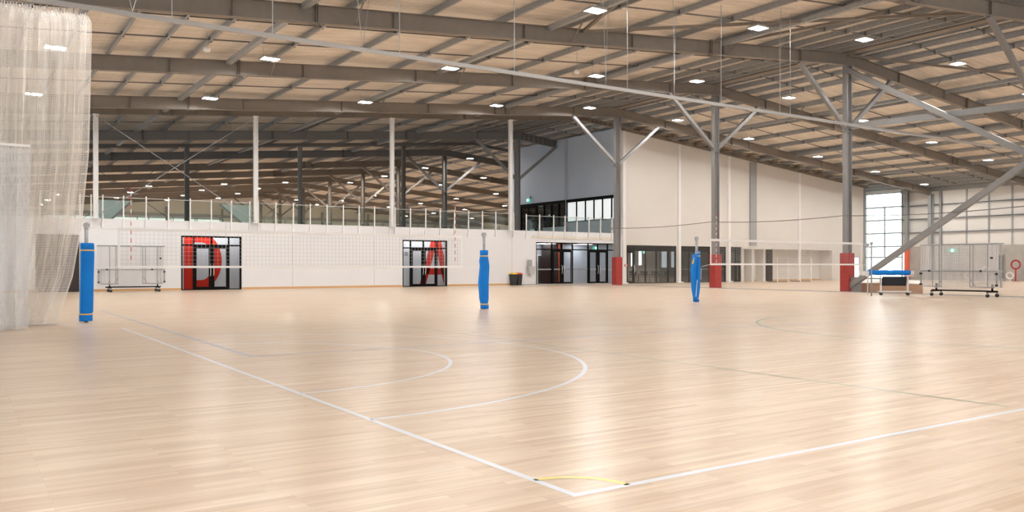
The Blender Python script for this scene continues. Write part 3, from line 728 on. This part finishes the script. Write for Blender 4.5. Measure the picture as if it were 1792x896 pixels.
# ------------------------------------------------------------------ east wall: bright window, girts, precast base
yE0, yE1 = YatX(1515, EAST), YatX(1579, EAST)   # window between (far, near)
zE = lambda v, u=1548: Zat(EAST, YatX(u, EAST), v)
YW = 58.0
b = MB(); t = .2
b.box(EAST, EAST+t, yE0, YW, 0, 12.2).box(EAST, EAST+t, yE1, yE0, 8.5, 12.2).box(EAST, EAST+t, -14, yE1, 3.15, 12.2)
struct('wall_east', b, 'sheet_white')
b = MB(); b.box(EAST-.12, EAST+t+.02, -14, YatX(1588, EAST), 0, 3.15); struct('wall_east_base', b, 'concrete')
struct('wall_north_return', MB().box(XCE, EAST, YW, YW+.2, 0, 12).box(XCE-.2, XCE, NORTH+.25, YW, 0, 12), 'sheet_white')
b = MB()
for z in (4.45, 5.72, 7.0, 8.35):
    b.box(EAST-.2, EAST, -14, yE1, z-.03, z+.03).box(EAST-.2, EAST-.185, -14, yE1, z-.1, z+.03)
for u in (1692, 1731, 1772): y = YatX(u, EAST); b.box(EAST-.1, EAST, y-.06, y+.06, 3.15, 8.5)
b.box(EAST-.3, EAST, -14, yE1, 8.25, 8.6)
struct('trim_9', b, 'galvanised')
wn = empty('window_7', (EAST, yE1, 0)); wn['kind'] = 'structure'; wn['label'] = 'tall overexposed window at the far end'
f = MB(); Lw = yE0-yE1
for y in (0, Lw*.47, Lw): f.box(-.06, .06, y-.05, y+.05, 0, 8.48) if y in (0, Lw) else f.box(-.05, .05, y-.05, y+.05, 2.2, 7.1)
for z in (0.06, 2.15, 3.2, 4.5, 5.78, 7.05, 8.42): f.box(-.06, .06, 0, Lw, z-.06, z+.06)
f.build('window_frame', 'galvanised', wn)
MB().box(-.005, .005, 0, Lw, .1, 8.4).build('window_pane', 'clear_glass', wn)
b = MB(); b.box(XCE-.1, XCE+.12, NORTH-.1, NORTH+.1, 0, zb(XCE)+.3); struct('trim_10', b, 'galvanised')
gd = empty('window_8', (X(1494), NORTH+.1, 0)); gd['kind'] = 'structure'
w = X(1505)-X(1494); MB().box(0, .06, -.04, .04, 0, 2.15).box(w-.06, w, -.04, .04, 0, 2.15).box(0, w, -.04, .04, 2.08, 2.15).box(0, w, -.04, .04, 1.0, 1.05).build('window_frame', 'duct_grey', gd)
MB().box(.05, w-.05, -.01, .01, 0, 2.1).build('window_pane', 'daylit_far', gd)
for i, y in enumerate((8.1, 16.9, 25.7, 34.45, 43.24)):
    hcol('steel_column', EAST-.55, y, 0, zb(EAST-.5)+.1, 'galvanised', 'grey portal column against the east wall, %s from the camera' % ORD[i], .5, .3)
xq, yq = EAST-.35, YatX(1587, EAST-.35)
hcol('steel_column', xq, yq, 0, 8.6, 'galvanised', 'galvanised mullion column beside the bright window', .3, .3)
o = MB().box(xq-.17, xq+.17, yq-.17, yq+.17, .03, 3.3).build('bollard_wrap', 'orange'); tag(o, 'orange red protective wrap on the column beside the bright window', 'column wrap', kind='structure')
xq, yq = EAST-.2, YatX(1646, EAST-.2)
hcol('steel_column', xq, yq, 3.15, 8.6, 'galvanised', 'slim galvanised mullion right of the corner portal column', .2, .2)
# items along the east wall
def on_east(u): return YatX(u, EAST-.15)
xe = EAST-.14
sg = empty('exit_sign', (xe, on_east(1667), 2.72)); tag(sg, 'green exit sign over the meshed window on the concrete wall', 'sign')
MB().box(-.05, 0, -.38, .38, -.18, .18).build('sign_body', 'exit_green', sg); MB().box(-.06, -.05, -.12, .12, -.14, .14).build('pictogram', 'exit_white', sg)
wn = empty('window_9', (xe, on_east(1686), .55)); wn['kind'] = 'structure'; L = on_east(1655)-on_east(1686)
MB().box(-.05, 0, 0, L, 0, 1.75).build('window_pane', 'room_grey', wn); b = MB()
for k in range(9): b.box(-.07, -.05, L*k/8-.02, L*k/8+.02, 0, 1.75)
for k in range(9): b.box(-.07, -.05, 0, L, 1.75*k/8-.02, 1.75*k/8+.02)
b.build('window_mesh', 'dark_steel', wn)
d = empty('door_11', (xe, on_east(1757), 0)); d['kind'] = 'structure'; L = on_east(1748.5)-on_east(1757)
MB().box(-.05, 0, 0, L, .2, 2.25).build('door_leaf', 'black_frame', d); MB().box(-.07, 0, -.06, 0, 0, 2.3).box(-.07, 0, L, L+.06, 0, 2.3).box(-.07, 0, 0, L, 2.25, 2.32).build('door_frame', 'duct_grey', d)
def hoop(u, v, R, r, m, lab, post=False):
    x = EAST-1.0; y = YatX(u, x); z = Zat(x, y, v)
    root = empty('target_hoop', (x, y, 0)); tag(root, lab, 'hoop')
    MB().ring((0, 0, z), R, r, 'x').build('hoop_ring', m, root, smooth=True)
    b = MB()
    if post: b.tube([(0, 0, .02), (0, 0, z-R)], .06, 8).box(-.2, .2, -.2, .2, 0, .03)
    else: b.box(-.03, .03, -.05, .05, 0, z-R+.02).box(-.15, .15, -.2, .2, 0, .03)
    b.build('hoop_stand', m, root)
hoop(1777.5, 463, .36, .07, 'red_pad', 'red hoop on a tall red stand by the concrete wall', True)
hoop(1767.5, 482.5, .27, .07, 'mat_white', 'white hoop on the floor left of the red stand')
hoop(1694, 482, .27, .06, 'mat_white', 'white hoop seen low through the folded goal net')
hoop(1725, 472.5, .28, .06, 'mat_white', 'white hoop seen higher through the folded goal net')

# far hall end wall
b = MB(); b.box(WX, EAST, FAR, FAR+.3, 0, 12.4); struct('wall_far', b, 'wall_cream')
b = MB()
for z in (6.6, 8.6): b.box(WX, EAST, FAR-.15, FAR, z, z+.45)
for x in range(-6, 76, 8): b.box(x-.15, x+.15, FAR-.3, FAR, 0, 10)
struct('trim_11', b, 'duct_grey')
struct('wall_far_east', MB().box(EAST, EAST+.2, YW+.2, FAR, 0, 12), 'sheet_white')
wn = empty('window_10', (10, FAR-.2, 7.2)); wn['kind'] = 'structure'
b = MB(); g = MB()
for k in range(7): b.box(k*4-.06, k*4+.06, -.05, .05, 0, 1.2); 
b.box(0, 24, -.05, .05, 0, .08).box(0, 24, -.05, .05, 1.12, 1.2); b.build('window_frame', 'duct_grey', wn); g.box(0, 24, 0, .02, .05, 1.15).build('window_pane', 'daylit_pane', wn)

# ------------------------------------------------------------------ high bay lights
def make_light(lm='lamp_on'):
    r = empty('high_bay_light')
    MB().box(-.34, .34, -.26, .26, .03, .055).box(-.34, -.31, -.26, .26, -.03, .05).box(.31, .34, -.26, .26, -.03, .05).box(-.34, .34, -.26, -.24, -.02, .05).box(-.34, .34, .24, .26, -.02, .05).build('light_housing', 'aluminium', r)
    for k in (-1, 0, 1): MB().box(k*.235-.055, k*.235+.055, -.23, .23, -.0, .028).build('led_strip', lm, r)
    for q in (-.25, .25): MB().tube([(q, 0, .05), (q, 0, .42)], .006, 5).build('hanger', 'galvanised', r)
    return r
LX = [2.85, 10.2, 18.2, 26.5, 33.5, 41.2, 48.4, 56.4, 64.0, 71.3]
proto = None
rows = [('nearest', 22.25, 0), ('second', 32.3, 0), ('third', 41.5, 0), ('unseen overhead', 3.2, 0)]  # overhead row lies out of view, added to light the near floor
for rn, y, s in rows:
    for i, x in enumerate(LX):
        if proto is None: proto = o = make_light()
        else: o = copy_tree(proto)
        o.location = (x, y, zb(x)+.28)
        tag(o, 'triple strip roof light over the courts, %s from left in the %s row' % (ORD[i], rn), 'light', 'high bay lights over the courts')
far_spots = {77.5: (40.7, 47.8), 87.2: (40.6, 47.7, 55.6), 96.6: (17.4, 25.3, 32.3, 40.4, 55.4, 63), 105.6: (9.4, 17, 25, 31.8, 47.6), 106.9: (55.4, 62.7), 114.6: (9.3, 16.9, 24.8, 31.8), 116.6: (47.4, 55, 62.7, 69.7),
             123.5: (9.2, 16.5, 24.6, 31.5, 43), 126.2: (47.2, 62.7), 68.4: (40.7,)}
proto2 = None
for n, (y, xs) in enumerate(sorted(far_spots.items())):
    for i, x in enumerate(xs):
        if proto2 is None: proto2 = o = make_light('lamp_far')
        else: o = copy_tree(proto2)
        kk = (zb(x)-.12-EYE)/(zb(x)+.28-EYE); o.location = (x*kk, y*kk, zb(x*kk)-.12); o.scale = (.85, .85, .85)
        tag(o, 'tiny far hall roof light, %s from the left in the %s row deep' % (ORD[i], ORD[n]), 'light', 'high bay lights in the far hall')

# ------------------------------------------------------------------ curtain track and net curtain
TY, TZ = 21.1, 7.12
tr = empty('curtain_track', (0, TY, TZ)); tag(tr, 'long pale aluminium curtain track slung under the roof across the hall', 'curtain track')
MB().box(-8, 46.0, -.03, .03, -.02, .06).box(-8, 46, -.045, .045, .06, .075).box(-8, 46, -.045, .045, -.03, -.02).build('rail', 'aluminium', tr)
for u in (-20, 301, 477, 699, 900, 1098, 1262, 1383): 
    x = XatY(u, TY); MB().tube([(x, 0, .08), (x, 0, zb(x)+.6-TZ)], .012, 6).build('hanger_wire', 'duct_grey', tr)
for u in (232, 635, 1060, 1180, 1365):
    x = XatY(u, TY)
    MB().tube([(x, 0, .08), (x+.5, .45, zb(x)+.55-TZ)], .008, 5).tube([(x, 0, .08), (x-.5, -.45, zb(x)+.55-TZ)], .008, 5).build('stay_wire', 'duct_grey', tr)
def curtain(name, x0, top1, ztop_, y, bot_shift, folds, depth, label, m='curtain_net', nx=520, nz=40, widen=0.0, seed=1, right_profile=None):
    rnd = random.Random(seed); ph = [rnd.uniform(0, 6.28) for _ in range(8)]
    mb = MB(); P = []; s_len = 0; prev = None; S = []
    for i in range(nx+1):
        t = i/nx
        dy = depth*(math.sin(folds*6.283*t+ph[0])+.55*math.sin(folds*2.63*6.283*t+ph[1])+.35*math.sin(folds*.31*6.283*t+ph[2]))
        S.append((t, dy))
    grid = []
    for j in range(nz+1):
        w = j/nz; z = ztop_*(1-w)+.01*w; row = []; sl_ = 0; pv = None
        xr = right_profile(w)
        for t, dy in S:
            x = x0+(xr-x0)*t + .03*math.sin(folds*1.7*6.283*t+ph[3])
            k = .35+.65*min(1, w*5)+.35*w
            yy = y+dy*k + .12*w*math.sin(3.1*t*6.28+ph[4])
            zz = z-(.05*abs(math.sin(folds*3*t*6.283+ph[5])) if j == 0 else 0)
            if j == nz: zz = .012
            p = (x, yy, zz)
            if pv is not None: sl_ += math.hypot(p[0]-pv[0], p[1]-pv[1])
            pv = p; row.append((p, sl_))
        grid.append(row)
    for j in range(nz):
        for i in range(nx):
            q = [grid[j][i], grid[j][i+1], grid[j+1][i+1], grid[j+1][i]]
            U = [grid[nz//2][i][1], grid[nz//2][i+1][1]]
            mb.v += [k[0] for k in q]; n = len(mb.v)-4; mb.f.append((n, n+1, n+2, n+3))
            z0, z1 = ztop_*(1-j/nz), ztop_*(1-(j+1)/nz)
            mb.uv[len(mb.f)-1] = [(U[0], z0), (U[1], z0), (U[1], z1), (U[0], z1)]
    return mb
xt = XatY(163, TY)
def prof(w):     # right edge: straight then drawn in toward the floor
    pts = ((0, 155), (.03, 163), (.45, 157), (.70, 143), (.85, 128), (1, 100))
    for (a, ua), (c, uc) in zip(pts[:-1], pts[1:]):
        if w <= c: return XatY(ua+(uc-ua)*(w-a)/(c-a), TY)
    return XatY(100, TY)
cur = empty('net_curtain', (0, 0, 0)); tag(cur, 'tall gathered white net curtain hanging from the track at the left edge', 'net curtain')
curtain('net', -5.5, 0, TZ-.12, TY, 0, 30, .17, '', right_profile=prof, seed=3).build('net_drape', 'curtain_net', cur)
curtain('net', -5.6, 0, TZ-.12, TY+.16, 0, 23, .15, '', right_profile=lambda w: prof(w)-.12-.1*w, seed=5).build('net_drape', 'curtain_net', cur)
hk = MB()
for k in range(58):
    x = -5+k*(xt+5)/58; MB().box(x-.012, x+.012, TY-.02, TY+.02, TZ-.13, TZ-.03).build('hook', 'galvanised', cur)
rf = MB(); rr = random.Random(4)
for k in range(110):
    x = -3.4+k*(xt+3.3)/110; z = TZ-.10; rf.bar((x, TY+rr.uniform(-.05, .05), z), (x+rr.uniform(-.07, .07), TY+rr.uniform(-.12, .12), z-rr.uniform(.15, .4)), .018, .02)
rf.build('gathered_cord', 'band_white', cur)['kind'] = 'stuff'
bm_ = MB(); pts = [( -5.5+ (prof(1)+5.5)*k/60, TY+.07*math.sin(k*1.3)-.05, .03) for k in range(61)]
bm_.tube(pts, .03, 6).build('bottom_hem', 'band_white', cur)
y2 = 19.85
cur2 = empty('net_curtain', (0, 0, 0)); tag(cur2, 'shorter bluish white net curtain in front of the tall one, at the left edge', 'net curtain')
curtain('net', -5.5, 0, Zat(XatY(40, y2), y2, 257), y2, 0, 26, .10, '', right_profile=lambda w: XatY(53-4*w, y2), seed=9).build('net_drape', 'curtain_dense', cur2)
MB().box(-5.5, XatY(53, y2), y2-.03, y2+.03, Zat(XatY(40, y2), y2, 257), Zat(XatY(40, y2), y2, 257)+.05).build('top_hem', 'band_white', cur2)

# ------------------------------------------------------------------ volleyball nets and posts
NY = 21.56
def vnet(x0, x1, z0, z1, y, label, ants, bw=.07, side=.05, ropes=None):
    root = empty('volleyball_net', (x0, y, z0)); tag(root, label, 'net'); L = x1-x0; h = z1-z0
    MB().box(0, L, -.006, .006, h-bw, h).build('top_band', 'band_white', root)
    MB().box(0, L, -.006, .006, 0, bw*.75).build('bottom_band', 'band_white', root)
    MB().box(-.0, side, -.007, .007, 0, h).build('side_band', 'band_white', root); MB().box(L-side, L, -.007, .007, 0, h).build('side_band', 'band_white', root)
    t = MB(); n = int(L/.1)
    for k in range(1, n): t.box(k*.1-.002, k*.1+.002, -.002, .002, bw*.7, h-bw)
    for k in range(1, int((h-bw)/.1)+1): t.box(0, L, -.002, .002, k*.1-.002, k*.1+.002)
    t.build('net_mesh', 'thread', root)
    for a in ants:
        x = a-x0; r1 = MB(); r2 = MB()
        for k in range(18): (r1 if k % 2 else r2).tube([(x, -.02, .1+k*.1), (x, -.02, .2+k*.1)], .009, 6)
        an = r1.build('antenna', 'red_rod', root); r2.build('white_segment', 'band_white', an)
    for (a, bq) in ropes or []:
        MB().tube([(a[0]-x0, a[1]-y, a[2]-z0), (bq[0]-x0, bq[1]-y, bq[2]-z0)], .008, 5).build('net_rope', 'band_white', root)
P1, P2, P3, P4 = XatY(151, NY), XatY(847, NY), XatY(1219, NY), XatY(1525, NY)
n0, n1, m0, m1 = XatY(206, NY), XatY(809, NY), XatY(1243, NY), XatY(1508, NY)
vnet(n0, n1, 1.25, 2.20, NY, 'nearer left white volleyball net strung between two blue padded posts', (XatY(229, NY), XatY(796, NY)),
     ropes=[((P1+.10, NY, 2.12), (n0, NY, 2.18)), ((P1+.19, NY, 1.27), (n0, NY, 1.27)), ((n1, NY, 2.18), (P2-.10, NY, 2.12)), ((n1, NY, 1.27), (P2-.19, NY, 1.27))])
vnet(m0, m1, 1.33, 2.30, NY, 'white volleyball net on the right in front of the cream wall', (XatY(1253, NY),), bw=.09,
     ropes=[((P3+.12, NY, 2.05), (m0, NY, 2.26)), ((P3+.27, NY, 1.28), (m0, NY, 1.36)), ((m1, NY, 2.25), (P4-.05, NY, 2.15)), ((m1, NY, 1.36), (P4-.05, NY, 1.3))])
def post(x, top, label, pad, lean=0.0, pr=.042, m='galvanised', mode='single'):
    root = empty('volleyball_post', (x, NY, 0)); tag(root, label, 'post')
    MB().tube([(0, 0, 0), (0, 0, top)], pr, 14).build('pole', m, root, smooth=True)
    MB().tube([(0, -.04, top-.02), (0, .04, top-.02)], .065, 16).tube([(0, 0, top-.12), (0, 0, top+.02)], pr*1.15, 12).build('pulley', 'duct_grey', root, smooth=False)
    if pad:
        def wrap(prof, dx=0, dy=0, n=4):
            b = MB(); i0 = 0; N = 20
            for (z, rx, ry, ox) in prof:
                for j in range(N):
                    t = 2*math.pi*j/N; c, s_ = math.cos(t), math.sin(t)
                    e = .45; b.v.append((dx+ox+rx*math.copysign(abs(c)**e, c), dy+ry*math.copysign(abs(s_)**e, s_), z))
            for k in range(len(prof)-1):
                for j in range(N): a = k*N+j; q = k*N+(j+1) % N; b.f.append((a, q, q+N, a+N))
            b.f.append(tuple(range(N))[::-1]); b.f.append(tuple((len(prof)-1)*N+j for j in range(N))); return b
        if mode == 'single':
            pf = [(.03, .135, .12, -.01), (.05, .14, .125, -.01), (.17, .14, .12, -.01), (.20, .125, .11, -.01), (.25, .14, .125, 0), (1.0, .14, .125, .01), (1.62, .145, .13, .02), (1.66, .13, .115, .02), (1.70, .145, .13, .02), (1.80, .145, .13, .015), (1.83, .13, .12, .015)]
            st = ((.19, -.01, .143), (1.66, .02, .148))
        elif mode == 'taper':
            pf = [(.01, .11, .10, .02), (.12, .11, .1, .02), (.15, .10, .09, .01), (.3, .125, .11, 0), (.8, .145, .12, -.02), (1.3, .13, .115, .02), (1.45, .13, .11, 0), (1.58, .11, .1, .0), (1.62, .10, .09, .0), (1.66, .11, .1, 0), (1.78, .11, .1, 0)]
            st = ((.15, .01, .12), (1.60, 0, .12))
        else:
            pf = [(.0, .07, .08, .0), (.1, .07, .08, 0), (.15, .06, .07, 0), (.5, .085, .09, .03), (1.2, .09, .1, .04), (1.66, .085, .09, .05), (1.70, .08, .085, .05), (1.84, .085, .09, .05)]
            st = ((.13, 0, .085), (1.66, .05, .10))
        p = wrap(pf).build('foam_pad', 'blue_pad', root, smooth=True)
        for z, ox, r in st:
            b = MB(); b.ring((ox, 0, z), r*1.0, .016, 'z', 20, 6); b.build('strap', 'yellow_strap', root)
        if mode == 'open':
            wrap([(.02, .05, .1, -.05), (.15, .05, .09, -.06), (.5, .06, .1, -.13), (1.1, .075, .1, -.16), (1.5, .06, .1, -.12), (1.72, .05, .09, -.10)]).build('foam_pad', 'blue_pad', root, smooth=True)
            MB().bar((-.10, -.03, 1.66), (-.27, -.06, 1.38), .02, .06).build('strap', 'yellow_strap', root)
            MB().tube([(-.08, -.12, 1.75), (-.06, -.12, 1.8), (.02, -.12, 1.78)], .03, 8).build('winch', 'duct_grey', root); MB().tube([(-.11, -.14, .80), (-.17, -.13, .2)], .01, 6).build('winch_rope', 'band_white', root)
            MB().tube([(.14, 0, 1.28), (.2, .0, 1.1), (.18, .0, .95)], .008, 5).tube([(.14, 0, 1.28), (.24, .0, 1.2), (.22, .0, .9), (.23, 0, .8)], .008, 5).build('loose_cord', 'band_white', root)
    return root
post(P1, 2.26, 'steel post wrapped in a straight blue pad with yellow straps, beside the net curtain', True)
post(P2, 2.27, 'steel post in a bulging tapered blue pad, right end of the left net', True, mode='taper')
post(P3, 2.32, 'steel post with open two lobed blue pad, left end of the right net', True, mode='open', pr=.045)
post(P4, 2.30, 'slim bare steel post without a pad, right end of the right net', False, pr=.03)
p5 = post(XatY(1518.5, NY+1.1), 2.28, 'slim bare steel post standing just behind the unpadded one', False, pr=.022, m='white_paint'); p5.location.y = NY+1.1

# ------------------------------------------------------------------ divider net along the column row
dn = empty('divider_net', (RIDGE-.45, 0, 0)); tag(dn, 'low grey see through divider net hung on a wire along the row of columns', 'net')
yy0, yy1 = 10.0, YatX(1070, RIDGE-.45)
ys = [yy0, 16.9, 25.7, 34.45, 43.24, yy1]; zs = [3.75, 3.78, 3.80, 3.88, 3.85, 3.85]
mb = MB()
for k in range(len(ys)-1):
    n = 10
    for j in range(n):
        a, c = j/n, (j+1)/n; s = lambda t: -.12*math.sin(math.pi*t)
        y0, y1 = ys[k]+(ys[k+1]-ys[k])*a, ys[k]+(ys[k+1]-ys[k])*c; z0, z1 = zs[k]+(zs[k+1]-zs[k])*a+s(a), zs[k]+(zs[k+1]-zs[k])*c+s(c)
        mb.quad([(0, y0, .02), (0, y1, .02), (0, y1, z1), (0, y0, z0)], [(y0, 0), (y1, 0), (y1, z1), (y0, z0)])
mb.build('net_mesh', 'divider_net', dn)
w = MB(); pts = []
for k in range(len(ys)-1):
    for j in range(10): t = j/10; pts.append((0, ys[k]+(ys[k+1]-ys[k])*t, zs[k]+(zs[k+1]-zs[k])*t-.12*math.sin(math.pi*t)))
pts.append((0, ys[-1], zs[-1])); w.tube(pts, .02, 6).build('support_wire', 'dark_steel', dn)
MB().box(-.012, .012, yy0, yy1, .0, .035).build('bottom_hem', 'thread', dn)

# ------------------------------------------------------------------ folded goals on trolleys
def folded_goal(name, x0, y0, x1, y1, H1, label, dark=.0):
    L = math.hypot(x1-x0, y1-y0); rz = math.atan2(y1-y0, x1-x0)
    root = empty(name, (x0, y0, 0), rz); tag(root, label, 'folded goal')
    b = MB(); zm = H1*.49
    for y in (-.25, .25):
        b.tube([(0, y, zm), (L, y, zm)], .03, 8).tube([(0, y, H1), (L, y, H1)], .03, 8)
    for x in (L*.17, L*.26, L*.29, L*.66, L*.70, L*.88): b.tube([(x, -.25, .42), (x, -.25, H1)], .02, 8)
    b.tube([(.03, -.25, .45), (.03, -.25, zm)], .035, 8).tube([(L-.03, -.25, .45), (L-.03, -.25, zm)], .035, 8).tube([(L-.1, .25, .4), (L-.1, .25, H1)], .03, 8)
    b.tube([(L*.03, -.25, .42), (L*.30, -.25, .42)], .02, 8).tube([(L*.66, -.25, .42), (L*.97, -.25, .42)], .02, 8)
    b.tube([(L*.24, -.25, .45), (L*.30, -.25, .75)], .015, 6).tube([(L*.66, -.25, .75), (L*.73, -.25, .45)], .015, 6)
    b.build('goal_frame', 'galvanised', root)
    cl = MB()
    for x, z in ((L*.13, zm), (L*.80, zm), (.03, .50), (.03, zm-.12), (L-.03, .5), (L-.03, zm-.12), (L*.93, zm*1.5)): cl.box(x-.04, x+.04, -.31, -.22, z-.04, z+.04)
    cl.build('clamp', 'black_rubber', root)
    n = MB(); nx = 40
    for yy, zz0, zz1, am in ((-.2, zm, H1, .04), (-.1, .38, zm, .05), (.15, .40, H1, .05)):
        for k in range(nx):
            a, c = L*k/nx, L*(k+1)/nx; f = lambda x: yy+am*math.sin(x*9+yy*20)
            sag = lambda x: -.10*math.sin(math.pi*x/L)
            n.quad([(a, f(a), zz0+sag(a)), (c, f(c), zz0+sag(c)), (c, f(c), zz1), (a, f(a), zz1)], [(a*1.3, zz0), (c*1.3, zz0), (c*1.3, zz1), (a*1.3, zz1)])
    for e in (0, L):   # bunched net at both ends
        for k in range(6):
            a = abs(e-k*.05); c = abs(e-(k+1)*.05)
            n.quad([(a, -.22+.08*(k % 2), .5), (c, -.22+.08*((k+1) % 2), .5), (c+.12*(1 if e == 0 else -1), -.2, H1), (a, -.2, H1)], [(k*.1, .5), (k*.1+.1, .5), (k*.1+.1, H1), (k*.1, H1)])
    n.build('goal_net', 'goal_net', root)
    t = MB(); t.box(L*.12, L*.95, -.05, .05, .22, .28)
    for x in (L*.18, L*.90): t.box(x-.03, x+.03, -.42, .42, .20, .26).box(x-.03, x+.03, -.03, .03, .26, .55)
    tr_ = t.build('trolley', 'black_frame', root)
    for x in (L*.18, L*.90):
        for y in (-.38, .38):
            MB().tube([(x, y-.025, .075), (x, y+.025, .075)], .075, 12).build('caster', 'black_rubber', tr_)
            MB().box(x-.035, x+.035, y-.03, y+.03, .12, .21).build('caster_fork', 'galvanised', tr_)
d1 = FPX*EYE/(518.5-HY)
def P_at(u, v):
    d = FPX*EYE/(v-HY); r = d*(u-W/2)/FPX; return (d*FX+r*RX, d*FY+r*RY)
XG = 35.75
folded_goal('folded_goal', XG, YatX(1616, XG), XG, YatX(1751, XG), 2.22, 'large folded steel goal with white netting on a black trolley, by the right edge')
xg0, xg1 = XatY(170, 45.6), XatY(287, 45.6)
folded_goal('folded_goal', xg0, 45.6, xg1, 45.6, 2.30, 'folded steel goal with white netting on a trolley against the white wall at the left')
# small portable goals in front of the cream wall
for i, (u0, u1) in enumerate(((1360.5, 1379), (1401, 1419.5))):
    y = 44.2; x0, x1 = XatY(u0, y), XatY(u1, y); L = x1-x0; root = empty('small_goal', (x0, y, 0)); tag(root, '%s small white goal frame in front of the cream alcove' % ('left' if i == 0 else 'right'), 'goal')
    MB().tube([(0, 0, 0), (0, 0, 2.0), (L, 0, 2.0), (L, 0, 0)], .04, 8).build('goal_frame', 'white_paint', root)
    MB().tube([(0, 0, .04), (0, 1.0, .04), (L, 1.0, .04), (L, 0, .04)], .03, 8).build('ground_frame', 'grey_steel', root)

# ------------------------------------------------------------------ low plywood platform behind the divider net
a, c = (37.9, YatX(1500, 37.9)-1.5), (37.9, YatX(1614.5, 37.9))
r1 = (1613-W/2)/FPX; dx, dy = FX+r1*RX, FY+r1*RY; r0 = (1470-W/2)/FPX; ex, ey = FX+r0*RX, FY+r0*RY
pf = empty('low_platform', (0, 0, 0)); tag(pf, 'low plywood platform with white top behind the blue trolley', 'platform')
poly = [(a[0], a[1]+1.5), (c[0], c[1]), (c[0]+dx*9, c[1]+dy*9), (a[0]+9, a[1]+8)]
MB().prism(poly, lambda p, q, t: (p, q, t), .44).build('platform_box', 'plywood', pf)
MB().prism(poly, lambda p, q, t: (p, q, .44+t), .03).build('platform_top', 'mat_white', pf)

# ------------------------------------------------------------------ white trolley with blue pads
A, B = P_at(1538, 516.5), P_at(1592, 516.8)
L = math.hypot(B[0]-A[0], B[1]-A[1]); root = empty('equipment_trolley', (A[0], A[1], 0), math.atan2(B[1]-A[1], B[0]-A[0])); tag(root, 'white tubular trolley with a black fabric sling on four castors', 'trolley')
b = MB(); z1 = .86
for x in (.05, L-.12):
    for y in (-.2, .25): b.tube([(x+(.08 if y > 0 else 0), y, .12), (x+(.08 if y > 0 else 0), y, z1)], .025, 8)
b.tube([(0, -.2, .16), (L, -.2, .16)], .03, 8).tube([(0, .25, .16), (L, .25, .16)], .03, 8)
for x in (.05, L-.12): b.tube([(x, -.2, z1), (x+.08, .25, z1)], .025, 8)
b.tube([(-.6, -.2, z1), (L+.1, -.2, z1)], .02, 8)
b.build('trolley_frame', 'white_paint', root)
sg = MB(); n = 12
for k in range(n):
    t0, t1 = -.9+1.8*k/n, -.9+1.8*(k+1)/n
    f = lambda t: (.02+t*.24, z1-.42*(1-(t/.95)**4)-.02)
    (y0, q0), (y1, q1) = f(t0), f(t1)
    sg.quad([(.10, y0, q0), (L-.18, y0, q0), (L-.18, y1, q1), (.10, y1, q1)])
sg.prism([(.10, z1-.03), (.16, z1-.40), (L-.24, z1-.40), (L-.18, z1-.03)], lambda p, q, t: (p, -.2+t, q), .02)
sg.build('sling', 'black_fabric', root)
for x in (.05, L-.12):
    for y in (-.2, .25): MB().tube([(x+(.08 if y > 0 else 0), y-.025, .06), (x+(.08 if y > 0 else 0), y+.025, .06)], .06, 12).build('castor', 'black_rubber', root)
rz = root.rotation_euler[2]
pd = empty('spare_post_pad', (A[0], A[1], z1+.105), rz); tag(pd, 'folded blue foam post pad lying across the white trolley', 'pad')
b = MB(); N = 14; pr = []
for k in range(13):
    x = -.42+(L+.40)*k/12; hgt = .11 if k < 12 else .095
    for j in range(N):
        t = 2*math.pi*j/N; b.v.append((x, .02+.26*math.copysign(abs(math.cos(t))**.5, math.cos(t)), .04+hgt*math.copysign(abs(math.sin(t))**.6, math.sin(t))+.01*math.sin(k*1.7)))
for k in range(12):
    for j in range(N): q = k*N+j; s = k*N+(j+1) % N; b.f.append((q, s, s+N, q+N))
b.f.append(tuple(range(N))[::-1]); b.f.append(tuple(12*N+j for j in range(N)))
b.build('pad_body', 'blue_pad', pd, smooth=True)
MB().box(-.72, -.42, -.05, .15, -.09, .10).box(L, L+.18, -.03, .1, -.05, .12).build('crumpled_end', 'mat_white', pd)

# two small pendant sensors under the roof
for i, (u, v, y) in enumerate(((362, 87, 31), (1009, 126, 30))):
    x = XatY(u, y); z = Zat(x, y, v); o = empty('roof_sensor', (x, y, z)); tag(o, '%s small white dome hanging under the roof' % ('left' if i == 0 else 'right'), 'sensor')
    MB().tube([(0, 0, -.1), (0, 0, -.06), (0, 0, .05), (0, 0, .1)], [.04, .12, .12, .05], 14).build('dome', 'mat_white', o, smooth=True)
    MB().tube([(0, 0, .1), (0, 0, zb(x)+.84-z)], .008, 5).build('stem', 'galvanised', o)
